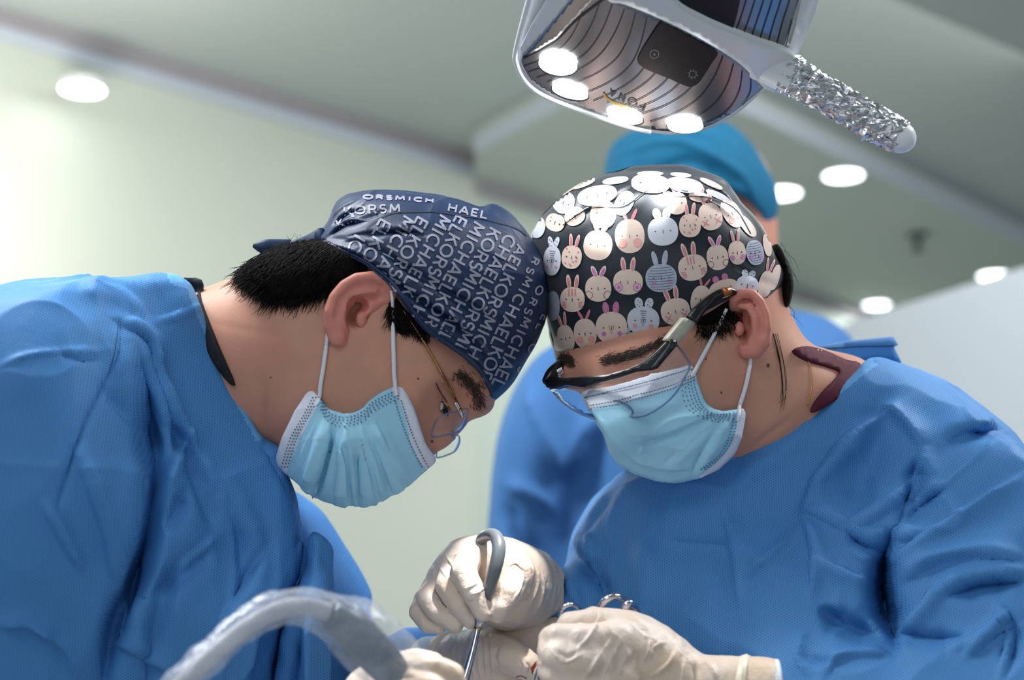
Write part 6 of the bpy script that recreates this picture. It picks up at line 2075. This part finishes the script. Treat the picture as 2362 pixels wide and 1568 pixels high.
# left person's far hand, thumb forward
hv = hand_vol(985, 1415, 1310, 1640, 1.20, 1.36)
hv.add(hv.caps(Lm([(1015, 1530, 1.33), (1080, 1520, 1.31), (1140, 1510, 1.295)]), [.021, .022, .024]))
hv.add(hv.ell(L(1180, 1500, 1.285), (0.028, 0.022, 0.022)), .02)
hv.add(hv.caps(Lm([(1190, 1470, 1.285), (1240, 1452, 1.285), (1290, 1450, 1.29)]), [.012, .0095, .009]), .012)
fing(hv, [(1130, 1500, 1.262), (1175, 1510, 1.248), (1215, 1534, 1.24), (1240, 1552, 1.238)], [.0135, .0125, .0105, .0082], .01)
hv.add(hv.caps(Lm([(1120, 1560, 1.27), (1180, 1590, 1.26), (1230, 1610, 1.26)]), [.016, .014, .010]), .012)
v, q = hv.mesh(1)
wl = [([(1050 + k * 14, 1465 - k * 3), (1044 + k * 15, 1510), (1052 + k * 14, 1568)], .9, 5, 's') for k in range(7)]
wl += [([(1195, 1520), (1204, 1535), (1200, 1550)], -.6, 2.5, 'r'), ([(1212, 1526), (1221, 1540), (1216, 1556)], -.6, 2.5, 'r'), ([(1150, 1490), (1140, 1515), (1150, 1540)], -.9, 5, 'r'), ([(1140, 1535), (1180, 1555), (1230, 1568)], .8, 4, 's')]
v, q = wrinkle(v, q, wl, 35)
g2 = link('glove', v, q, M_glove, pA); g2['label'] = 'cream latex glove with thumb pressed forward'
SG2 = Surf(v, q)
put([SG2.decal(np.array([(1224, 1540), (1233, 1528), (1240, 1522), (1238, 1532), (1230, 1545), (1228, 1556)]), .0005), SG2.line([(1190, 1562), (1202, 1558), (1215, 1564)], 2, .0005)], 'blood_smear', M_blood, g2)
tube('knit_cuff', Lm([(985, 1530, 1.345), (1012, 1530, 1.335), (1036, 1528, 1.325)]), [.021, .0215, .0225], M_cuff, pA, 28)
tube('glove_cuff', Lm([(1032, 1528, 1.327), (1040, 1527, 1.324), (1048, 1526, 1.321)]), [.0228, .0240, .0232], M_glove2, pA, 28)

# right person's near hand
hv = hand_vol(1215, 1365, 1790, 1700, 1.06, 1.24, 0.0016)
hv.add(hv.ell(L(1430, 1520, 1.155), (0.040, 0.026, 0.026), None))
hv.add(hv.caps(Lm([(1446, 1492, 1.155), (1515, 1545, 1.15), (1600, 1590, 1.145), (1760, 1595, 1.14)]), [.022, .024, .0235, .0225]), .02)
fing(hv, [(1440, 1462, 1.15), (1372, 1436, 1.145), (1318, 1446, 1.145), (1296, 1468, 1.15)], [.0140, .0105, .0092, .0075], .006)
fing(hv, [(1430, 1480, 1.13), (1350, 1475, 1.118), (1290, 1470, 1.122), (1268, 1472, 1.135)], [.0135, .0105, .0090, .0078], .004)
fing(hv, [(1420, 1510, 1.13), (1350, 1525, 1.112), (1290, 1515, 1.112), (1268, 1500, 1.125)], [.0135, .0115, .0100, .0085], .004)
fing(hv, [(1430, 1560, 1.13), (1350, 1580, 1.112), (1290, 1560, 1.115), (1268, 1545, 1.125)], [.0150, .0120, .0105, .0085], .004)
fing(hv, [(1440, 1610, 1.13), (1370, 1625, 1.115), (1310, 1610, 1.115)], [.0150, .0115, .0095], .004)
v, q = hv.mesh(1)
wl = [([(1385, 1405), (1380, 1430), (1355, 1470), (1330, 1500)], 1.6, 7, 's'), ([(1410, 1470), (1380, 1510), (1345, 1568)], 1.6, 8, 's'), ([(1430, 1470), (1400, 1530), (1370, 1600)], 1.4, 8, 's'), ([(1450, 1490), (1425, 1560)], 1.0, 8, 'r'),
      ([(1500, 1470), (1495, 1500), (1480, 1530)], 1.4, 6, 's'), ([(1535, 1480), (1505, 1495), (1500, 1520)], 1.5, 6, 's'), ([(1555, 1500), (1540, 1530), (1500, 1560)], 1.5, 8, 's'), ([(1575, 1520), (1572, 1560), (1555, 1600)], 1.4, 7, 's'), ([(1600, 1530), (1605, 1560), (1600, 1600)], -1.6, 7, 'r'), ([(1620, 1520), (1640, 1545), (1650, 1568)], 1.2, 9, 's'), ([(1285, 1500), (1310, 1515), (1335, 1498)], -1.0, 5, 'r'), ([(1270, 1500), (1300, 1528), (1345, 1510)], .7, 4, 's')]
v, q = wrinkle(v, q, wl, 41, 1.3)
g3 = link('glove', v, q, M_glove, pB); g3['label'] = 'cream latex glove with long wrinkled wrist, nearest the camera at right'
tube('glove_cuff', Lm([(1700, 1592, 1.142), (1715, 1594, 1.141), (1728, 1595, 1.140)]), [.0232, .0248, .0236], M_glove2, pB, 32)
tube('knit_cuff', Lm([(1722, 1596, 1.140), (1750, 1597, 1.14), (1790, 1600, 1.14)]), [.0218, .0225, .023], M_cuff, pB, 32)
# needle holder: finger rings
nh = empty('needle_holder', Vector(W(1380, 1410, 1.17)), 'steel needle holder whose finger rings stand up behind the near gloved hand', 'instrument')
def ring3(c, rx, ry, r, name, m, par, tilt=0.3, d=0.0):
    P = [L(c[0] + rx * math.cos(a), c[1] + ry * math.sin(a), c[2] + tilt * 0.012 * math.sin(a + 0.6)) for a in np.linspace(0, 2 * math.pi, 28, endpoint=False)]
    return tube(name, P, r, m, par, 12, smoothpath=False, closed=True)
ring3((1317, 1418, 1.185), 24, 24, .0016, 'finger_ring', M_steel, nh, 1.0)
ring3((1420, 1410, 1.185), 35, 34, .0026, 'finger_ring', M_steel, nh, 1.2)
ring3((1454, 1418, 1.18), 16, 27, .0026, 'finger_ring', M_steel, nh, 1.0)
tube('shank', Lm([(1296, 1436, 1.185), (1280, 1450, 1.18), (1262, 1475, 1.17), (1235, 1580, 1.16)]), [.0018, .0018, .002, .002], M_steel, nh, 10)
tube('shank', Lm([(1392, 1432, 1.185), (1340, 1470, 1.18), (1262, 1500, 1.17), (1240, 1590, 1.16)]), [.0024, .002, .002, .002], M_steel, nh, 10)

# left person's near hand, low in the frame, holding the sleeved handpiece
hv = hand_vol(790, 1490, 1090, 1720, 1.00, 1.16, 0.0016)
hv.add(hv.ell(L(900, 1590, 1.09), (0.030, 0.018, 0.022)))
fing(hv, [(880, 1565, 1.08), (935, 1543, 1.065), (1000, 1540, 1.06), (1042, 1556, 1.065), (1058, 1590, 1.07)], [.010, .0085, .0078, .0072, .006], .004)
fing(hv, [(880, 1590, 1.07), (940, 1580, 1.055), (990, 1582, 1.052), (1020, 1600, 1.055)], [.010, .0088, .0082, .007], .003)
fing(hv, [(890, 1625, 1.07), (950, 1622, 1.055), (1000, 1630, 1.055), (1020, 1650, 1.06)], [.010, .009, .008, .007], .003)
fing(hv, [(900, 1660, 1.08), (960, 1660, 1.065), (1000, 1670, 1.065)], [.010, .0085, .007], .003)
fing(hv, [(860, 1570, 1.10), (900, 1540, 1.105), (960, 1525, 1.10), (1000, 1528, 1.095)], [.011, .0095, .0085, .007], .004)
v, q = hv.mesh(1)
v, q = wrinkle(v, q, [([(900, 1545), (920, 1560), (960, 1562)], -.8, 5, 'r')], 51)
g4 = link('glove', v, q, M_glove, pA); g4['label'] = 'brightly lit latex glove at the bottom edge holding the handpiece'

# handpiece and hose in a clear sleeve
hp_ = empty('dental_handpiece', Vector(W(800, 1450, 1.04)), 'grey handpiece and hose inside a crinkled clear plastic sleeve', 'handpiece')
hose = Lm([(360, 1640, .95), (430, 1565, .96), (500, 1500, .975), (570, 1445, .99), (640, 1408, 1.0), (705, 1398, 1.01), (760, 1412, 1.015)])
tube('hose', hose, [.0055] * 7, mat('hose_grey', lin(176, 178, 186), 0.4, noise=(60, .06), bump=(300, .4, .001)), hp_, 16)
M_hpg = mat('handpiece_grey', lin(70, 84, 98), 0.3, metal=.5, noise=(60, .05))
tube('handpiece', Lm([(762, 1414, 1.015), (800, 1440, 1.02), (850, 1490, 1.035), (905, 1550, 1.06), (940, 1600, 1.08)]), [.0085, .0115, .0125, .011, .008], M_hpg, hp_, 24)
M_slv = mat('clear_sleeve', lin(235, 240, 250), 0.06, spec=0.9, alpha=0.30, coat=0.6, noise=(90, 0.1), bump=(55, 0.9, 0.006, 5))
cl = Lm([(340, 1660, .95), (430, 1562, .957), (500, 1497, .972), (570, 1440, .985), (640, 1402, .995), (705, 1400, 1.003), (770, 1425, 1.01), (830, 1462, 1.02), (900, 1520, 1.04), (965, 1590, 1.07)])
V, Fc = tube('x', cl, [.0088, .0092, .0095, .0100, .0108, .0118, .0150, .0205, .0190, .012], None, seg=56, n=14, build=False)
V = np.asarray(V)
Q = np.array([f for f in Fc if len(f) == 4])
n_ = normals(V, Q)
V = V + n_ * (0.0016 * noise3(V, 90, 61) + 0.0010 * np.abs(noise3(V, 210, 62)) + 0.0005 * noise3(V, 420, 63))[:, None]
link('plastic_sleeve', V, Fc[:-2], M_slv, hp_)['label'] = 'crinkled clear plastic sleeve'
